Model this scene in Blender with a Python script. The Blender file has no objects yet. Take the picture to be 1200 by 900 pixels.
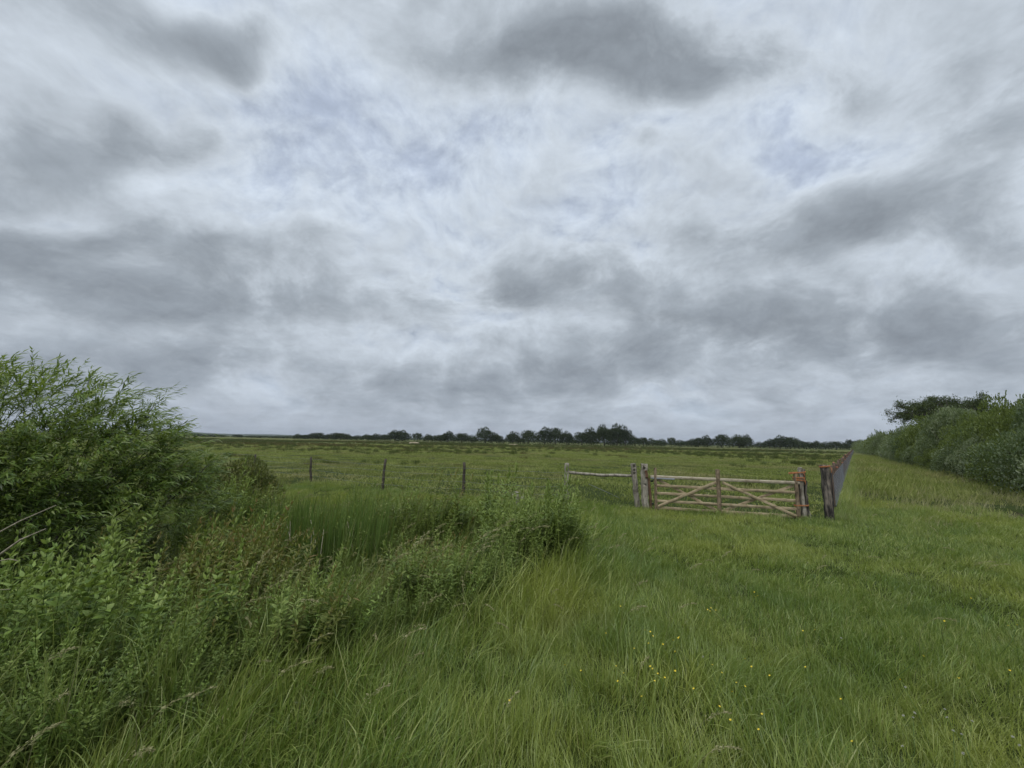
import bpy, math, random
import numpy as np
R = math.radians
rng = np.random.default_rng(7)
random.seed(7)
S = bpy.context.scene
COL = S.collection

# ------------------------------------------------------------------ helpers
def tag(o, label=None, cat=None, group=None, kind=None):
    if label: o['label'] = label
    if cat: o['category'] = cat
    if group: o['group'] = group
    if kind: o['kind'] = kind
    return o

def empty(name, loc, label, cat, group=None, rz=0):
    o = bpy.data.objects.new(name, None); COL.objects.link(o)
    o.location = loc; o.rotation_euler = (0, 0, rz); o.empty_display_size = .2
    return tag(o, label, cat, group)

class Geo:
    """collects vertices, quads and triangles in numpy arrays"""
    def __init__(s): s.v = []; s.q = []; s.t = []; s.r = []; s.n = 0
    def add(s, v, q=None, t=None, r=None):
        v = np.asarray(v, float).reshape(-1, 3)
        if q is not None and len(q): s.q.append(np.asarray(q, int).reshape(-1, 4) + s.n)
        if t is not None and len(t): s.t.append(np.asarray(t, int).reshape(-1, 3) + s.n)
        s.v.append(v); s.r.append(np.broadcast_to(np.asarray(0.5 if r is None else r, float), (len(v),)))
        s.n += len(v)
        return s
    def mesh(s, name, mat, smooth=True):
        m = bpy.data.meshes.new(name)
        v = np.concatenate(s.v)
        q = np.concatenate(s.q) if s.q else np.zeros((0, 4), int)
        t = np.concatenate(s.t) if s.t else np.zeros((0, 3), int)
        m.vertices.add(len(v)); m.vertices.foreach_set('co', v.astype(np.float32).ravel())
        li = np.concatenate([q.ravel(), t.ravel()]).astype(np.int32)
        m.loops.add(len(li)); m.loops.foreach_set('vertex_index', li)
        ls = np.concatenate([np.arange(len(q)) * 4, len(q) * 4 + np.arange(len(t)) * 3]).astype(np.int32)
        m.polygons.add(len(ls)); m.polygons.foreach_set('loop_start', ls)
        m.update(calc_edges=True)
        m.polygons.foreach_set('use_smooth', np.full(len(ls), smooth))
        a = m.attributes.new('rnd', 'FLOAT', 'POINT')
        a.data.foreach_set('value', np.concatenate(s.r).astype(np.float32))
        m.materials.append(mat); m.validate()
        return m
    def obj(s, name, mat, parent=None, smooth=True, loc=None):
        o = bpy.data.objects.new(name, s.mesh(name, mat, smooth)); COL.objects.link(o)
        if parent: o.parent = parent
        if loc is not None: o.location = loc
        return o

def norm(a): return a / np.maximum(np.linalg.norm(a, axis=-1, keepdims=True), 1e-9)

def tube(g, pts, rad, n=6, r=.5, cap=True, jit=0):
    pts = np.asarray(pts, float); k = len(pts); rad = np.broadcast_to(np.asarray(rad, float), (k,))
    T = np.gradient(pts, axis=0); T = norm(T)
    ref = np.array([0, 0, 1.]) if abs(T[:, 2]).mean() < .8 else np.array([1., 0, 0])
    U = norm(np.cross(T, ref)); V = np.cross(T, U)
    a = np.arange(n) / n * 2 * np.pi
    rr = rad[:, None] * (1 + jit * rng.standard_normal((k, n)))
    v = pts[:, None] + rr[..., None] * (np.cos(a)[None, :, None] * U[:, None] + np.sin(a)[None, :, None] * V[:, None])
    i = np.arange(k - 1)[:, None] * n; j = np.arange(n)[None]; j2 = (j + 1) % n
    q = np.stack([i + j, i + j2, i + n + j2, i + n + j], -1).reshape(-1, 4)
    v = v.reshape(-1, 3); t = []
    if cap:
        v = np.concatenate([v, pts[:1], pts[-1:]]); c0 = k * n
        for jj in range(n):
            t.append((c0, (jj + 1) % n, jj)); t.append((c0 + 1, (k - 1) * n + jj, (k - 1) * n + (jj + 1) % n))
    g.add(v, q, t, r)

def beam(g, p0, p1, w, h, side=None, seg=8, jit=.003, r=.5, bow=0., taper=1.):
    """rough sawn timber from p0 to p1: w across (side), h in the third direction, chamfered edges"""
    p0 = np.array(p0, float); p1 = np.array(p1, float)
    T = norm(p1 - p0); side = norm(np.array(side, float) - T * np.dot(side, T)); up = np.cross(T, side)
    c = min(w, h) * .14
    prof = np.array([(-w/2 + c, -h/2), (w/2 - c, -h/2), (w/2, -h/2 + c), (w/2, h/2 - c), (w/2 - c, h/2), (-w/2 + c, h/2), (-w/2, h/2 - c), (-w/2, -h/2 + c)])
    ts = np.concatenate([[0], np.linspace(.004, .996, seg), [1]]); k = len(ts)
    sc = np.ones(k); sc[0] = sc[-1] = .9
    sc *= 1 + (taper - 1) * ts
    cen = p0 + (p1 - p0) * ts[:, None] + up * (np.sin(ts * np.pi) * bow)[:, None] + rng.standard_normal((k, 3)) * jit
    v = cen[:, None] + sc[:, None, None] * (prof[None, :, :1] * side + prof[None, :, 1:] * up) + rng.standard_normal((k, 8, 3)) * jit * .5
    n = 8
    i = np.arange(k - 1)[:, None] * n; j = np.arange(n)[None]; j2 = (j + 1) % n
    q = np.stack([i + j, i + j2, i + n + j2, i + n + j], -1).reshape(-1, 4).tolist()
    a = 0; b = (k - 1) * n
    q += [(a, a+7, a+6, a+5), (a, a+5, a+4, a+1), (a+1, a+4, a+3, a+2), (b, b+1, b+4, b+5), (b+5, b+6, b+7, b), (b+1, b+2, b+3, b+4)]
    g.add(v, q, None, r)

# a leaf template: along +x, width y, 0..1 ; folded slightly along the mid rib
def leaf_template(seg=3, wid=.16, droop=.15, fold=.03):
    ts = np.linspace(0, 1, seg + 1); v = []; q = []
    for t in ts:
        w = wid * math.sin(min(1, .06 + t) ** .8 * math.pi) ** .8 if t < 1 else .004
        w = max(w, .006)
        z = -droop * t * t
        v += [(t, -w, z + fold * w / wid), (t, w, z + fold * w / wid)]
    for i in range(seg): q.append((2*i, 2*i+2, 2*i+3, 2*i+1))
    return np.array(v), np.array(q)

def frames(X, Z=None):
    X = norm(X); Z = rng.standard_normal(X.shape) if Z is None else Z
    Y = norm(np.cross(Z, X)); Zn = np.cross(X, Y)
    return np.stack([X, Y, Zn], -1)                    # columns

def scatter(g, tv, tq, pos, M, L, r):
    """copies of template tv at pos with frame M (n,3,3) and length L"""
    n = len(pos); k = len(tv)
    v = pos[:, None] + np.einsum('nij,kj->nki', M, tv) * np.asarray(L).reshape(-1, 1, 1)
    q = (tq[None] + (np.arange(n) * k)[:, None, None]).reshape(-1, 4)
    g.add(v.reshape(-1, 3), q, None, np.repeat(r, k))

def blades(g, base, az, h, lean, w, seg=4, curl=2., twist=.6, r=None, wind=(0, 0)):
    """grass blades. base (n,3), az direction of lean, h length, lean 0..1.5"""
    n = len(base); ts = np.linspace(0, 1, seg + 1)
    d = np.stack([np.cos(az), np.sin(az), 0 * az], -1)
    d = d * lean[:, None] + np.array([wind[0], wind[1], 0.])
    ln = np.linalg.norm(d, axis=1); d = norm(d)
    s = np.stack([-d[:, 1], d[:, 0], 0 * az], -1)
    tw = rng.normal(0, twist, n)
    s = s * np.cos(tw)[:, None] + d * np.sin(tw)[:, None]
    P = np.zeros((n, seg + 1, 3)); P[:, 0] = base
    for i in range(1, seg + 1):
        ang = np.minimum(ln * (ts[i] ** (curl - 1)) * 1.35, 2.3)
        step = h / seg
        P[:, i] = P[:, i-1] + step[:, None] * (d * np.sin(ang)[:, None] + np.array([0, 0, 1.]) * np.cos(ang)[:, None])
    wt = np.array([.75] + [1 - .9 * t ** 2.2 for t in ts[1:]]); wt[-1] = .06
    off = s[:, None] * (w[:, None] * wt[None] * .5)[..., None]
    v = np.stack([P - off, P + off], 2).reshape(n, -1, 3); k = (seg + 1) * 2
    tq = np.array([(2*i, 2*i+1, 2*i+3, 2*i+2) for i in range(seg)])
    q = (tq[None] + (np.arange(n) * k)[:, None, None]).reshape(-1, 4)
    r = rng.random(n) if r is None else r
    g.add(v.reshape(-1, 3), q, None, np.repeat(r, k))
    return P

# ------------------------------------------------------------------ node helpers
def newmat(name):
    m = bpy.data.materials.new(name); m.use_nodes = True
    nt = m.node_tree; nt.nodes.clear()
    return m, nt
class NB:
    def __init__(s, nt): s.nt = nt; s.N = nt.nodes; s.L = nt.links
    def n(s, t, **kw):
        x = s.N.new(t)
        for k, v in kw.items(): setattr(x, k, v)
        return x
    def put(s, sock, val):
        if isinstance(val, bpy.types.NodeSocket): s.L.new(val, sock)
        else: sock.default_value = val
    def math(s, op, a, b=0., c=None, clamp=False):
        x = s.n('ShaderNodeMath', operation=op, use_clamp=clamp); s.put(x.inputs[0], a); s.put(x.inputs[1], b)
        if c is not None: s.put(x.inputs[2], c)
        return x.outputs[0]
    def vmath(s, op, a, b=None, scale=None):
        x = s.n('ShaderNodeVectorMath', operation=op); s.put(x.inputs[0], a)
        if b is not None: s.put(x.inputs[1], b)
        if scale is not None: s.put(x.inputs['Scale'], scale)
        return x.outputs['Value'] if op in ('LENGTH', 'DOT_PRODUCT', 'DISTANCE') else x.outputs['Vector']
    def mix(s, f, a, b, mode='MIX'):
        x = s.n('ShaderNodeMix', data_type='RGBA', blend_type=mode); s.put(x.inputs[0], f)
        for sk, v in ((x.inputs[6], a), (x.inputs[7], b)):
            s.put(sk, v if isinstance(v, bpy.types.NodeSocket) else (*v[:3], 1))
        return x.outputs[2]
    def smooth(s, v, lo, hi, a=0., b=1.):
        x = s.n('ShaderNodeMapRange', interpolation_type='SMOOTHSTEP'); s.put(x.inputs[0], v)
        for i, q in enumerate((lo, hi, a, b)): s.put(x.inputs[1 + i], q)
        return x.outputs[0]
    def noise(s, vec, scale, detail=4., rough=.5, dist=0., dim='3D'):
        x = s.n('ShaderNodeTexNoise', noise_dimensions=dim); s.put(x.inputs['Vector'], vec)
        x.inputs['Scale'].default_value = scale; x.inputs['Detail'].default_value = detail
        x.inputs['Roughness'].default_value = rough; x.inputs['Distortion'].default_value = dist
        return x.outputs['Fac']
    def ramp(s, f, stops):
        x = s.n('ShaderNodeValToRGB'); s.put(x.inputs[0], f); e = x.color_ramp.elements
        while len(e) < len(stops): e.new(.5)
        for el, (p, c) in zip(e, stops): el.position = p; el.color = (*c, 1)
        return x.outputs[0]
    def mapping(s, vec, loc=(0,0,0), rot=(0,0,0), scale=(1,1,1)):
        x = s.n('ShaderNodeMapping'); s.put(x.inputs[0], vec)
        x.inputs[1].default_value = loc; x.inputs[2].default_value = rot; x.inputs[3].default_value = scale
        return x.outputs[0]

def leaf_mat(name, stops, trans=.3, rough=.5, spec=.25, patch=None, inst=0., patch_scale=.6, tcol=(.30, .38, .045)):
    """stops: colours across per-leaf random value. patch: colour that drifts over the ground in patches"""
    m, nt = newmat(name); b = NB(nt)
    at = b.n('ShaderNodeAttribute', attribute_name='rnd').outputs['Fac']
    f = at
    if inst:
        oi = b.n('ShaderNodeObjectInfo').outputs['Random']
        f = b.math('ADD', b.math('MULTIPLY', at, 1 - inst), b.math('MULTIPLY', oi, inst))
    c = b.ramp(f, stops)
    geo = b.n('ShaderNodeNewGeometry')
    if patch:
        for i, (col, sc, lo, hi, amt) in enumerate(patch):
            p = b.vmath('ADD', geo.outputs['Position'], (13.7 * i, 5.1 * i, 0))
            p = b.vmath('MULTIPLY', p, (1, 1, .02))
            nz = b.noise(p, sc, 3., .55)
            c = b.mix(b.smooth(nz, lo, hi, 0., amt), c, col)
    pr = b.n('ShaderNodeBsdfPrincipled'); b.put(pr.inputs['Base Color'], c)
    pr.inputs['Roughness'].default_value = rough; pr.inputs['Specular IOR Level'].default_value = spec
    tr = b.n('ShaderNodeBsdfTranslucent')
    b.put(tr.inputs['Color'], b.mix(.5, c, tcol))
    mx = b.n('ShaderNodeMixShader'); mx.inputs[0].default_value = trans
    b.L.new(pr.outputs[0], mx.inputs[1]); b.L.new(tr.outputs[0], mx.inputs[2])
    o = b.n('ShaderNodeOutputMaterial'); b.L.new(mx.outputs[0], o.inputs[0])
    return m

def wood_mat(name, light, mid, dark, scale=9., axis_scale=(1, 1, .12), moss=.0, bump=.5):
    m, nt = newmat(name); b = NB(nt)
    geo = b.n('ShaderNodeNewGeometry'); at = b.n('ShaderNodeAttribute', attribute_name='rnd').outputs['Fac']
    p = b.vmath('ADD', geo.outputs['Position'], (0, 0, 0))
    g = b.mapping(p, scale=axis_scale)
    n1 = b.noise(g, scale * 2.2, 6., .65, .6); n2 = b.noise(p, scale * .55, 4., .6); n3 = b.noise(g, scale * 7, 3., .7)
    c = b.ramp(n1, [(.3, dark), (.47, mid), (.66, light)])
    c = b.mix(b.smooth(n2, .5, .72, 0., .75), c, dark)
    c = b.mix(b.smooth(n3, .58, .7, 0., .8), c, [x * .35 for x in dark])
    if moss: c = b.mix(b.smooth(b.noise(p, 14., 4., .6), .56, .68, 0., moss), c, (.10, .10, .045))
    pr = b.n('ShaderNodeBsdfPrincipled'); b.put(pr.inputs['Base Color'], c)
    pr.inputs['Roughness'].default_value = .85; pr.inputs['Specular IOR Level'].default_value = .15
    bp = b.n('ShaderNodeBump'); bp.inputs['Strength'].default_value = bump; bp.inputs['Distance'].default_value = .01
    b.put(bp.inputs['Height'], n1); b.L.new(bp.outputs[0], pr.inputs['Normal'])
    o = b.n('ShaderNodeOutputMaterial'); b.L.new(pr.outputs[0], o.inputs[0])
    return m

def flat_mat(name, col, rough=.6, spec=.3, metal=0., var=.25, scale=20.):
    m, nt = newmat(name); b = NB(nt)
    geo = b.n('ShaderNodeNewGeometry')
    nz = b.noise(geo.outputs['Position'], scale, 4., .6)
    c = b.mix(b.smooth(nz, .3, .7), [x * (1 - var) for x in col], [min(1, x * (1 + var)) for x in col])
    pr = b.n('ShaderNodeBsdfPrincipled'); b.put(pr.inputs['Base Color'], c)
    pr.inputs['Roughness'].default_value = rough; pr.inputs['Specular IOR Level'].default_value = spec
    pr.inputs['Metallic'].default_value = metal
    o = b.n('ShaderNodeOutputMaterial'); b.L.new(pr.outputs[0], o.inputs[0])
    return m

# ------------------------------------------------------------------ camera
cam_d = bpy.data.cameras.new('camera'); cam = bpy.data.objects.new('camera', cam_d); COL.objects.link(cam)
cam_d.sensor_width = 36; cam_d.lens = 14.07; cam_d.clip_start = .05; cam_d.clip_end = 20000
from mathutils import Matrix, Vector
PITCH, ROLL, CH = R(8.1), R(1.13), 2.0
fwd = Vector((0, math.cos(PITCH), math.sin(PITCH))); up0 = Vector((0, -math.sin(PITCH), math.cos(PITCH))); r0 = Vector((1, 0, 0))
rt = r0 * math.cos(ROLL) + up0 * math.sin(ROLL); upv = up0 * math.cos(ROLL) - r0 * math.sin(ROLL)
mw = Matrix((rt, upv, -fwd)).transposed().to_4x4(); mw.translation = (0, 0, CH)
cam.matrix_world = mw
S.camera = cam
def ray(u, v):                                         # photo pixel (1200x900) to a direction, used for laying out ground plan and clouds
    d = fwd * 469 + rt * (u - 600) - upv * (v - 450)
    return np.array(d.normalized())

# ------------------------------------------------------------------ sky, sun
SUN_EL, SUN_AZ = R(58), R(200)                        # azimuth clockwise from +Y: high, behind the camera
W = bpy.data.worlds.new('World'); S.world = W; W.use_nodes = True
nt = W.node_tree; nt.nodes.clear(); b = NB(nt)
D = b.n('ShaderNodeTexCoord').outputs['Generated']
D = b.vmath('NORMALIZE', D)
sep = b.n('ShaderNodeSeparateXYZ'); b.L.new(D, sep.inputs[0]); dz = b.math('MAXIMUM', sep.outputs[2], 0.)
K = .44
den = b.math('ADD', dz, K)
cx = b.math('DIVIDE', sep.outputs[0], den); cy = b.math('DIVIDE', sep.outputs[1], den)
cmb = b.n('ShaderNodeCombineXYZ'); b.put(cmb.inputs[0], cx); b.put(cmb.inputs[1], cy)
P = cmb.outputs[0]
def PC(u, v):
    d = ray(u, v); return d[0] / (d[2] + K), d[1] / (d[2] + K)
wn = b.n('ShaderNodeTexNoise'); b.L.new(P, wn.inputs['Vector']); wn.inputs['Scale'].default_value = 2.2; wn.inputs['Detail'].default_value = 3
wv = b.vmath('SCALE', b.vmath('SUBTRACT', wn.outputs['Color'], (.5, .5, .5)), scale=.24)
PW = b.vmath('ADD', P, wv)
big = b.noise(b.mapping(PW, loc=(3.1, 1.7, 0)), 1.6, 3., .5)
med = b.noise(b.mapping(PW, loc=(7.3, 2.2, 0), scale=(1, .95, 1)), 4.3, 10., .64, 0.)
med_up = b.noise(b.mapping(PW, loc=(7.3, 2.2, 0), scale=(.965, .917, 1)), 4.3, 6., .62, 0.)
fin = b.noise(b.mapping(PW, loc=(1.3, 9.2, 0)), 11., 8., .66, 0.)
dens = b.math('ADD', b.math('MULTIPLY', big, .42), b.math('ADD', b.math('MULTIPLY', med, .46), b.math('MULTIPLY_ADD', fin, .20, -.034)))
PB = b.vmath('ADD', P, b.vmath('SCALE', wv, scale=2.0)); brk = b.smooth(med, .28, .68, .45, 1.5); pos_, neg_ = [], []
# the big cloud masses: (pixel in photo, half sizes in photo pixels, weight; + = thick grey, - = thin bright)
BL = [(660, 50, 130, 70, .19), (840, 60, 130, 70, .19), (1150, 120, 120, 110, .10), (1010, 275, 230, 50, .12), (620, 335, 130, 38, .14), (1080, 385, 230, 40, .16), (840, 400, 150, 26, .12),
      (110, 150, 110, 40, .13), (200, 10, 90, 30, .14), (40, 290, 100, 45, .16), (190, 345, 110, 40, .13), (350, 345, 90, 26, .12), (180, 440, 200, 22, .10), (640, 440, 200, 22, .10), (170, 272, 40, 14, .09), (245, 290, 30, 12, .09), (720, 180, 50, 22, .10),
      (380, 130, 130, 60, -.08), (440, 200, 130, 50, -.08), (760, 165, 130, 40, -.10), (50, 225, 120, 30, -.10), (320, 260, 120, 35, -.06), (700, 250, 180, 40, -.08), (1060, 325, 120, 16, -.08),
      (1160, 10, 70, 30, -.06), (480, 330, 110, 35, -.05), (950, 440, 250, 14, -.06), (540, 180, 60, 60, -.05), (300, 90, 130, 60, -.07), (20, 60, 120, 60, -.08), (920, 170, 60, 50, -.07)]
for (u, v, su, sv, wt) in BL:
    c0 = np.array(PC(u, v)); ex = np.array(PC(u + su, v)) - c0; ey = np.array(PC(u, v - sv)) - c0
    J = np.linalg.inv(np.stack([ex, ey], 1))           # to unit ellipse
    q = b.vmath('SUBTRACT', PB, (c0[0], c0[1], 0))
    a1 = b.vmath('DOT_PRODUCT', q, (J[0, 0], J[0, 1], 0)); a2 = b.vmath('DOT_PRODUCT', q, (J[1, 0], J[1, 1], 0))
    r2 = b.math('ADD', b.math('MULTIPLY', a1, a1), b.math('MULTIPLY', a2, a2))
    gsn = b.math('POWER', 2.718, b.math('MULTIPLY', r2, -.8))
    (pos_ if wt > 0 else neg_).append((gsn, wt))
ps = 0.
for gsn, wt in pos_: ps = b.math('MULTIPLY_ADD', gsn, wt * 1.12, ps)
dens = b.math('MULTIPLY_ADD', ps, brk, dens)
for gsn, wt in neg_: dens = b.math('MULTIPLY_ADD', gsn, wt, dens)
ccol = b.ramp(dens, [(.34, (.53, .605, .74)), (.42, (.60, .675, .775)), (.49, (.59, .655, .73)), (.55, (.475, .53, .59)), (.62, (.365, .41, .46)), (.74, (.27, .305, .345))])
shade = b.math('MULTIPLY', b.math('SUBTRACT', med, med_up), 1.3)                # tops of the billows catch the light, bases stay grey
shade = b.math('ADD', b.math('ADD', 1., shade), b.math('MULTIPLY', b.math('SUBTRACT', fin, .5), .10))
shv = b.n('ShaderNodeCombineXYZ')
for q_ in range(3): b.put(shv.inputs[q_], shade)
ccol = b.mix(1., ccol, shv.outputs[0], 'MULTIPLY')
hz = b.math('POWER', 2.718, b.math('MULTIPLY', dz, -8.5))
streak = b.noise(b.mapping(D, scale=(2.6, 2.6, 15.)), 3.4, 6., .6)
ccol = b.mix(b.math('MULTIPLY', hz, .80), ccol, b.ramp(streak, [(.3, (.26, .305, .38)), (.7, (.40, .45, .535))]))
zen = b.smooth(sep.outputs[2], .80, 1., 1., 3.6)      # overcast sky is brightest overhead; gain raised out of view to light the ground
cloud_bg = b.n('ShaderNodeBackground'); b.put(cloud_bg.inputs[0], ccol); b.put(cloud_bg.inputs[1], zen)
sky = b.n('ShaderNodeTexSky', sky_type='NISHITA'); sky.sun_disc = False; sky.sun_elevation = SUN_EL; sky.sun_rotation = SUN_AZ
sky_bg = b.n('ShaderNodeBackground'); b.L.new(sky.outputs[0], sky_bg.inputs[0]); sky_bg.inputs[1].default_value = .10
cover = b.smooth(dens, .32, .48, .82, .985)
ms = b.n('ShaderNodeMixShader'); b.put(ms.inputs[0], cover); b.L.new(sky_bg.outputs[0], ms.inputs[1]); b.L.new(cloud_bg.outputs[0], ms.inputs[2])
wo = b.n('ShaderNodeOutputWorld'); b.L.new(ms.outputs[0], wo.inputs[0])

sl = bpy.data.lights.new('sun', 'SUN'); sl.energy = 1.5; sl.angle = R(24); sl.color = (1, .96, .9)
so = bpy.data.objects.new('sun', sl); COL.objects.link(so)
sd = Vector((math.sin(SUN_AZ) * math.cos(SUN_EL), math.cos(SUN_AZ) * math.cos(SUN_EL), math.sin(SUN_EL)))
so.rotation_euler = sd.to_track_quat('Z', 'Y').to_euler()
so.location = (0, -5, 30)

# ------------------------------------------------------------------ ground plan
WEED_POLY = np.array([(-4.6, 2.2), (-2.45, 2.55), (-1.75, 3.4), (-.55, 4.75), (1.05, 6.7), (1.35, 7.5), (.8, 8.3), (-.7, 8.7), (-4, 8.9), (-9, 9.3), (-13, 9), (-13, 2.2)])
def in_poly(x, y, poly=WEED_POLY):
    x = np.asarray(x, float); y = np.asarray(y, float); ins = np.zeros(x.shape, bool); j = len(poly) - 1
    for i in range(len(poly)):
        xi, yi = poly[i]; xj, yj = poly[j]
        c = ((yi > y) != (yj > y)) & (x < (xj - xi) * (y - yi) / (yj - yi + 1e-12) + xi)
        ins ^= c; j = i
    return ins
def poly_dist(x, y, poly=WEED_POLY):
    d = np.full(np.shape(x), 1e9)
    for i in range(len(poly)):
        a = poly[i]; c = poly[(i + 1) % len(poly)]; e = c - a
        t = np.clip(((x - a[0]) * e[0] + (y - a[1]) * e[1]) / (e @ e), 0, 1)
        d = np.minimum(d, np.hypot(x - a[0] - t * e[0], y - a[1] - t * e[1]))
    return np.where(in_poly(x, y, poly), -d, d)
def sstep(v, lo, hi):
    t = np.clip((v - lo) / (hi - lo), 0, 1); return t * t * (3 - 2 * t)
HOLE = (16.3, 12.5)
def gz(x, y):
    x = np.asarray(x, float); y = np.asarray(y, float)
    fade = 1 - sstep(np.hypot(x, y), 60, 160)
    z = .035 * np.sin(x * .9 + 1.3 * np.sin(y * .4)) * np.cos(y * .75 + .6) + .02 * np.sin(x * 2.3 + y * 1.1) + .012 * np.sin(x * 5.1 - y * 3.7)
    z = z * fade
    z = z - .38 * sstep(-poly_dist(x, y), .25, 1.5)
    h = np.hypot((x - HOLE[0]) / 1.8, (y - HOLE[1]) / 1.1)
    z = z - .55 * (1 - sstep(h, .45, .95)) + .12 * np.exp(-((h - 1.15) / .25) ** 2) * sstep(y, 11.6, 12.8)
    return z
# one sheet: fine near, coarse far, out to the horizon
rad = np.concatenate([[0], np.geomspace(.6, 70, 170), np.geomspace(74, 9000, 46)]); na = 300
ang = np.arange(na) / na * 2 * np.pi
X = rad[:, None] * np.cos(ang); Y = rad[:, None] * np.sin(ang)
gv = np.stack([X, Y, gz(X, Y)], -1)
g = Geo(); i = np.arange(len(rad) - 1)[:, None] * na; j = np.arange(na)[None]; j2 = (j + 1) % na
g.add(gv.reshape(-1, 3), np.stack([i + j, i + na + j, i + na + j2, i + j2], -1).reshape(-1, 4))
m, nt = newmat('meadow_ground'); b = NB(nt)
geo = b.n('ShaderNodeNewGeometry'); pos = geo.outputs['Position']
dist = b.vmath('LENGTH', pos)
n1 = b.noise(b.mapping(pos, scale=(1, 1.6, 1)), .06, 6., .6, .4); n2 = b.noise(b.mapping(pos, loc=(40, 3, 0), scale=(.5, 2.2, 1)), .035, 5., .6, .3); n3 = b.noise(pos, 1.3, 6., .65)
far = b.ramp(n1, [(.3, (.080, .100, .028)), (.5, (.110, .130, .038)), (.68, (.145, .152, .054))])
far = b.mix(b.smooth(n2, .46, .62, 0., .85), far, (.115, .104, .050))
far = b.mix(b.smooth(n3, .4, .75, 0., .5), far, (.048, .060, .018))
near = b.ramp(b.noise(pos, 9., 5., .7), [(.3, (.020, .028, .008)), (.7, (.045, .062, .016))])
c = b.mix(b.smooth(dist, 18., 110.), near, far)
hv = b.vmath('LENGTH', b.vmath('MULTIPLY', b.vmath('SUBTRACT', pos, (HOLE[0], HOLE[1], 0)), (1/1.8, 1/1.1, 0)))
c = b.mix(b.smooth(hv, .8, 1.05, 1., 0.), c, b.ramp(b.noise(pos, 12., 5., .7), [(.3, (.022, .017, .013)), (.7, (.07, .055, .04))]))
pr = b.n('ShaderNodeBsdfPrincipled'); b.put(pr.inputs['Base Color'], c); pr.inputs['Roughness'].default_value = .95; pr.inputs['Specular IOR Level'].default_value = .05
o = b.n('ShaderNodeOutputMaterial'); b.L.new(pr.outputs[0], o.inputs[0])
tag(g.obj('ground', m), kind='structure')

# ------------------------------------------------------------------ geometry-node scatter of stuff
def stuff(name, protos, pts, rz, scl, idx, label, cat, tilt=None):
    """one object of ground cover: points carrying rotation, scale and which tuft"""
    c = bpy.data.collections.new(name + '_tufts')
    for k, pm in enumerate(protos):
        po = bpy.data.objects.new('%s_tuft_%03d' % (name, k), pm); c.objects.link(po)
    me = bpy.data.meshes.new(name); n = len(pts)
    me.vertices.add(n); me.vertices.foreach_set('co', np.asarray(pts, np.float32).ravel())
    rot = np.zeros((n, 3), np.float32); rot[:, 2] = rz
    if tilt is not None: rot[:, :2] = tilt
    a = me.attributes.new('rot', 'FLOAT_VECTOR', 'POINT'); a.data.foreach_set('vector', rot.ravel())
    s3 = np.asarray(scl, np.float32); s3 = np.repeat(s3[:, None], 3, 1) if s3.ndim == 1 else s3
    a = me.attributes.new('scl', 'FLOAT_VECTOR', 'POINT'); a.data.foreach_set('vector', np.ascontiguousarray(s3).ravel())
    a = me.attributes.new('which', 'INT', 'POINT'); a.data.foreach_set('value', np.asarray(idx, np.int32))
    ob = bpy.data.objects.new(name, me); COL.objects.link(ob)
    ng = bpy.data.node_groups.new(name + '_nodes', 'GeometryNodeTree')
    ng.interface.new_socket('Geometry', in_out='INPUT', socket_type='NodeSocketGeometry')
    ng.interface.new_socket('Geometry', in_out='OUTPUT', socket_type='NodeSocketGeometry')
    N = ng.nodes; L = ng.links
    gi = N.new('NodeGroupInput'); go = N.new('NodeGroupOutput')
    ci = N.new('GeometryNodeCollectionInfo'); ci.inputs['Collection'].default_value = c
    ci.inputs['Separate Children'].default_value = True; ci.inputs['Reset Children'].default_value = True
    ip = N.new('GeometryNodeInstanceOnPoints'); ip.inputs['Pick Instance'].default_value = True
    def na(nm, t):
        x = N.new('GeometryNodeInputNamedAttribute'); x.data_type = t; x.inputs['Name'].default_value = nm
        return next(s for s in x.outputs if s.enabled and s.name == 'Attribute')
    L.new(gi.outputs[0], ip.inputs['Points']); L.new(ci.outputs[0], ip.inputs['Instance'])
    L.new(na('which', 'INT'), ip.inputs['Instance Index'])
    er = N.new('FunctionNodeEulerToRotation'); L.new(na('rot', 'FLOAT_VECTOR'), er.inputs[0]); L.new(er.outputs[0], ip.inputs['Rotation'])
    L.new(na('scl', 'FLOAT_VECTOR'), ip.inputs['Scale'])
    L.new(ip.outputs[0], go.inputs[0])
    md = ob.modifiers.new('scatter', 'NODES'); md.node_group = ng
    return tag(ob, label, cat, kind='stuff')

WIND = (.30, -.06)
GRASS = [(0., (.046, .076, .012)), (.25, (.095, .160, .026)), (.55, (.19, .27, .050)), (.80, (.34, .39, .11)), (.93, (.33, .34, .13)), (1., (.42, .38, .20))]
m_grass = leaf_mat('grass_blade', GRASS, .38, .42, .55, inst=.25, patch=[((.33, .36, .075), .28, .42, .64, .75), ((.075, .15, .026), .6, .5, .66, .5), ((.23, .21, .09), .9, .58, .76, .45)])
m_field = leaf_mat('field_grass_blade', [(0., (.11, .145, .032)), (.5, (.215, .255, .062)), (1., (.34, .33, .13))], .3, .6, .15, inst=.4, patch=[((.28, .235, .12), .12, .46, .68, .65), ((.10, .135, .036), .2, .5, .7, .5)])
m_seed = leaf_mat('seed_head', [(0., (.22, .21, .10)), (.5, (.31, .29, .15)), (1., (.40, .37, .22))], .3, .7, .1, inst=.4)
m_rush = leaf_mat('rush_blade', [(0., (.025, .042, .014)), (.6, (.055, .076, .022)), (.85, (.09, .085, .035)), (1., (.14, .105, .055))], .2, .6, .15, inst=.4)
m_brown = leaf_mat('brown_rush', [(0., (.05, .05, .02)), (.5, (.09, .072, .036)), (1., (.14, .10, .06))], .2, .7, .1, inst=.4)

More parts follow.
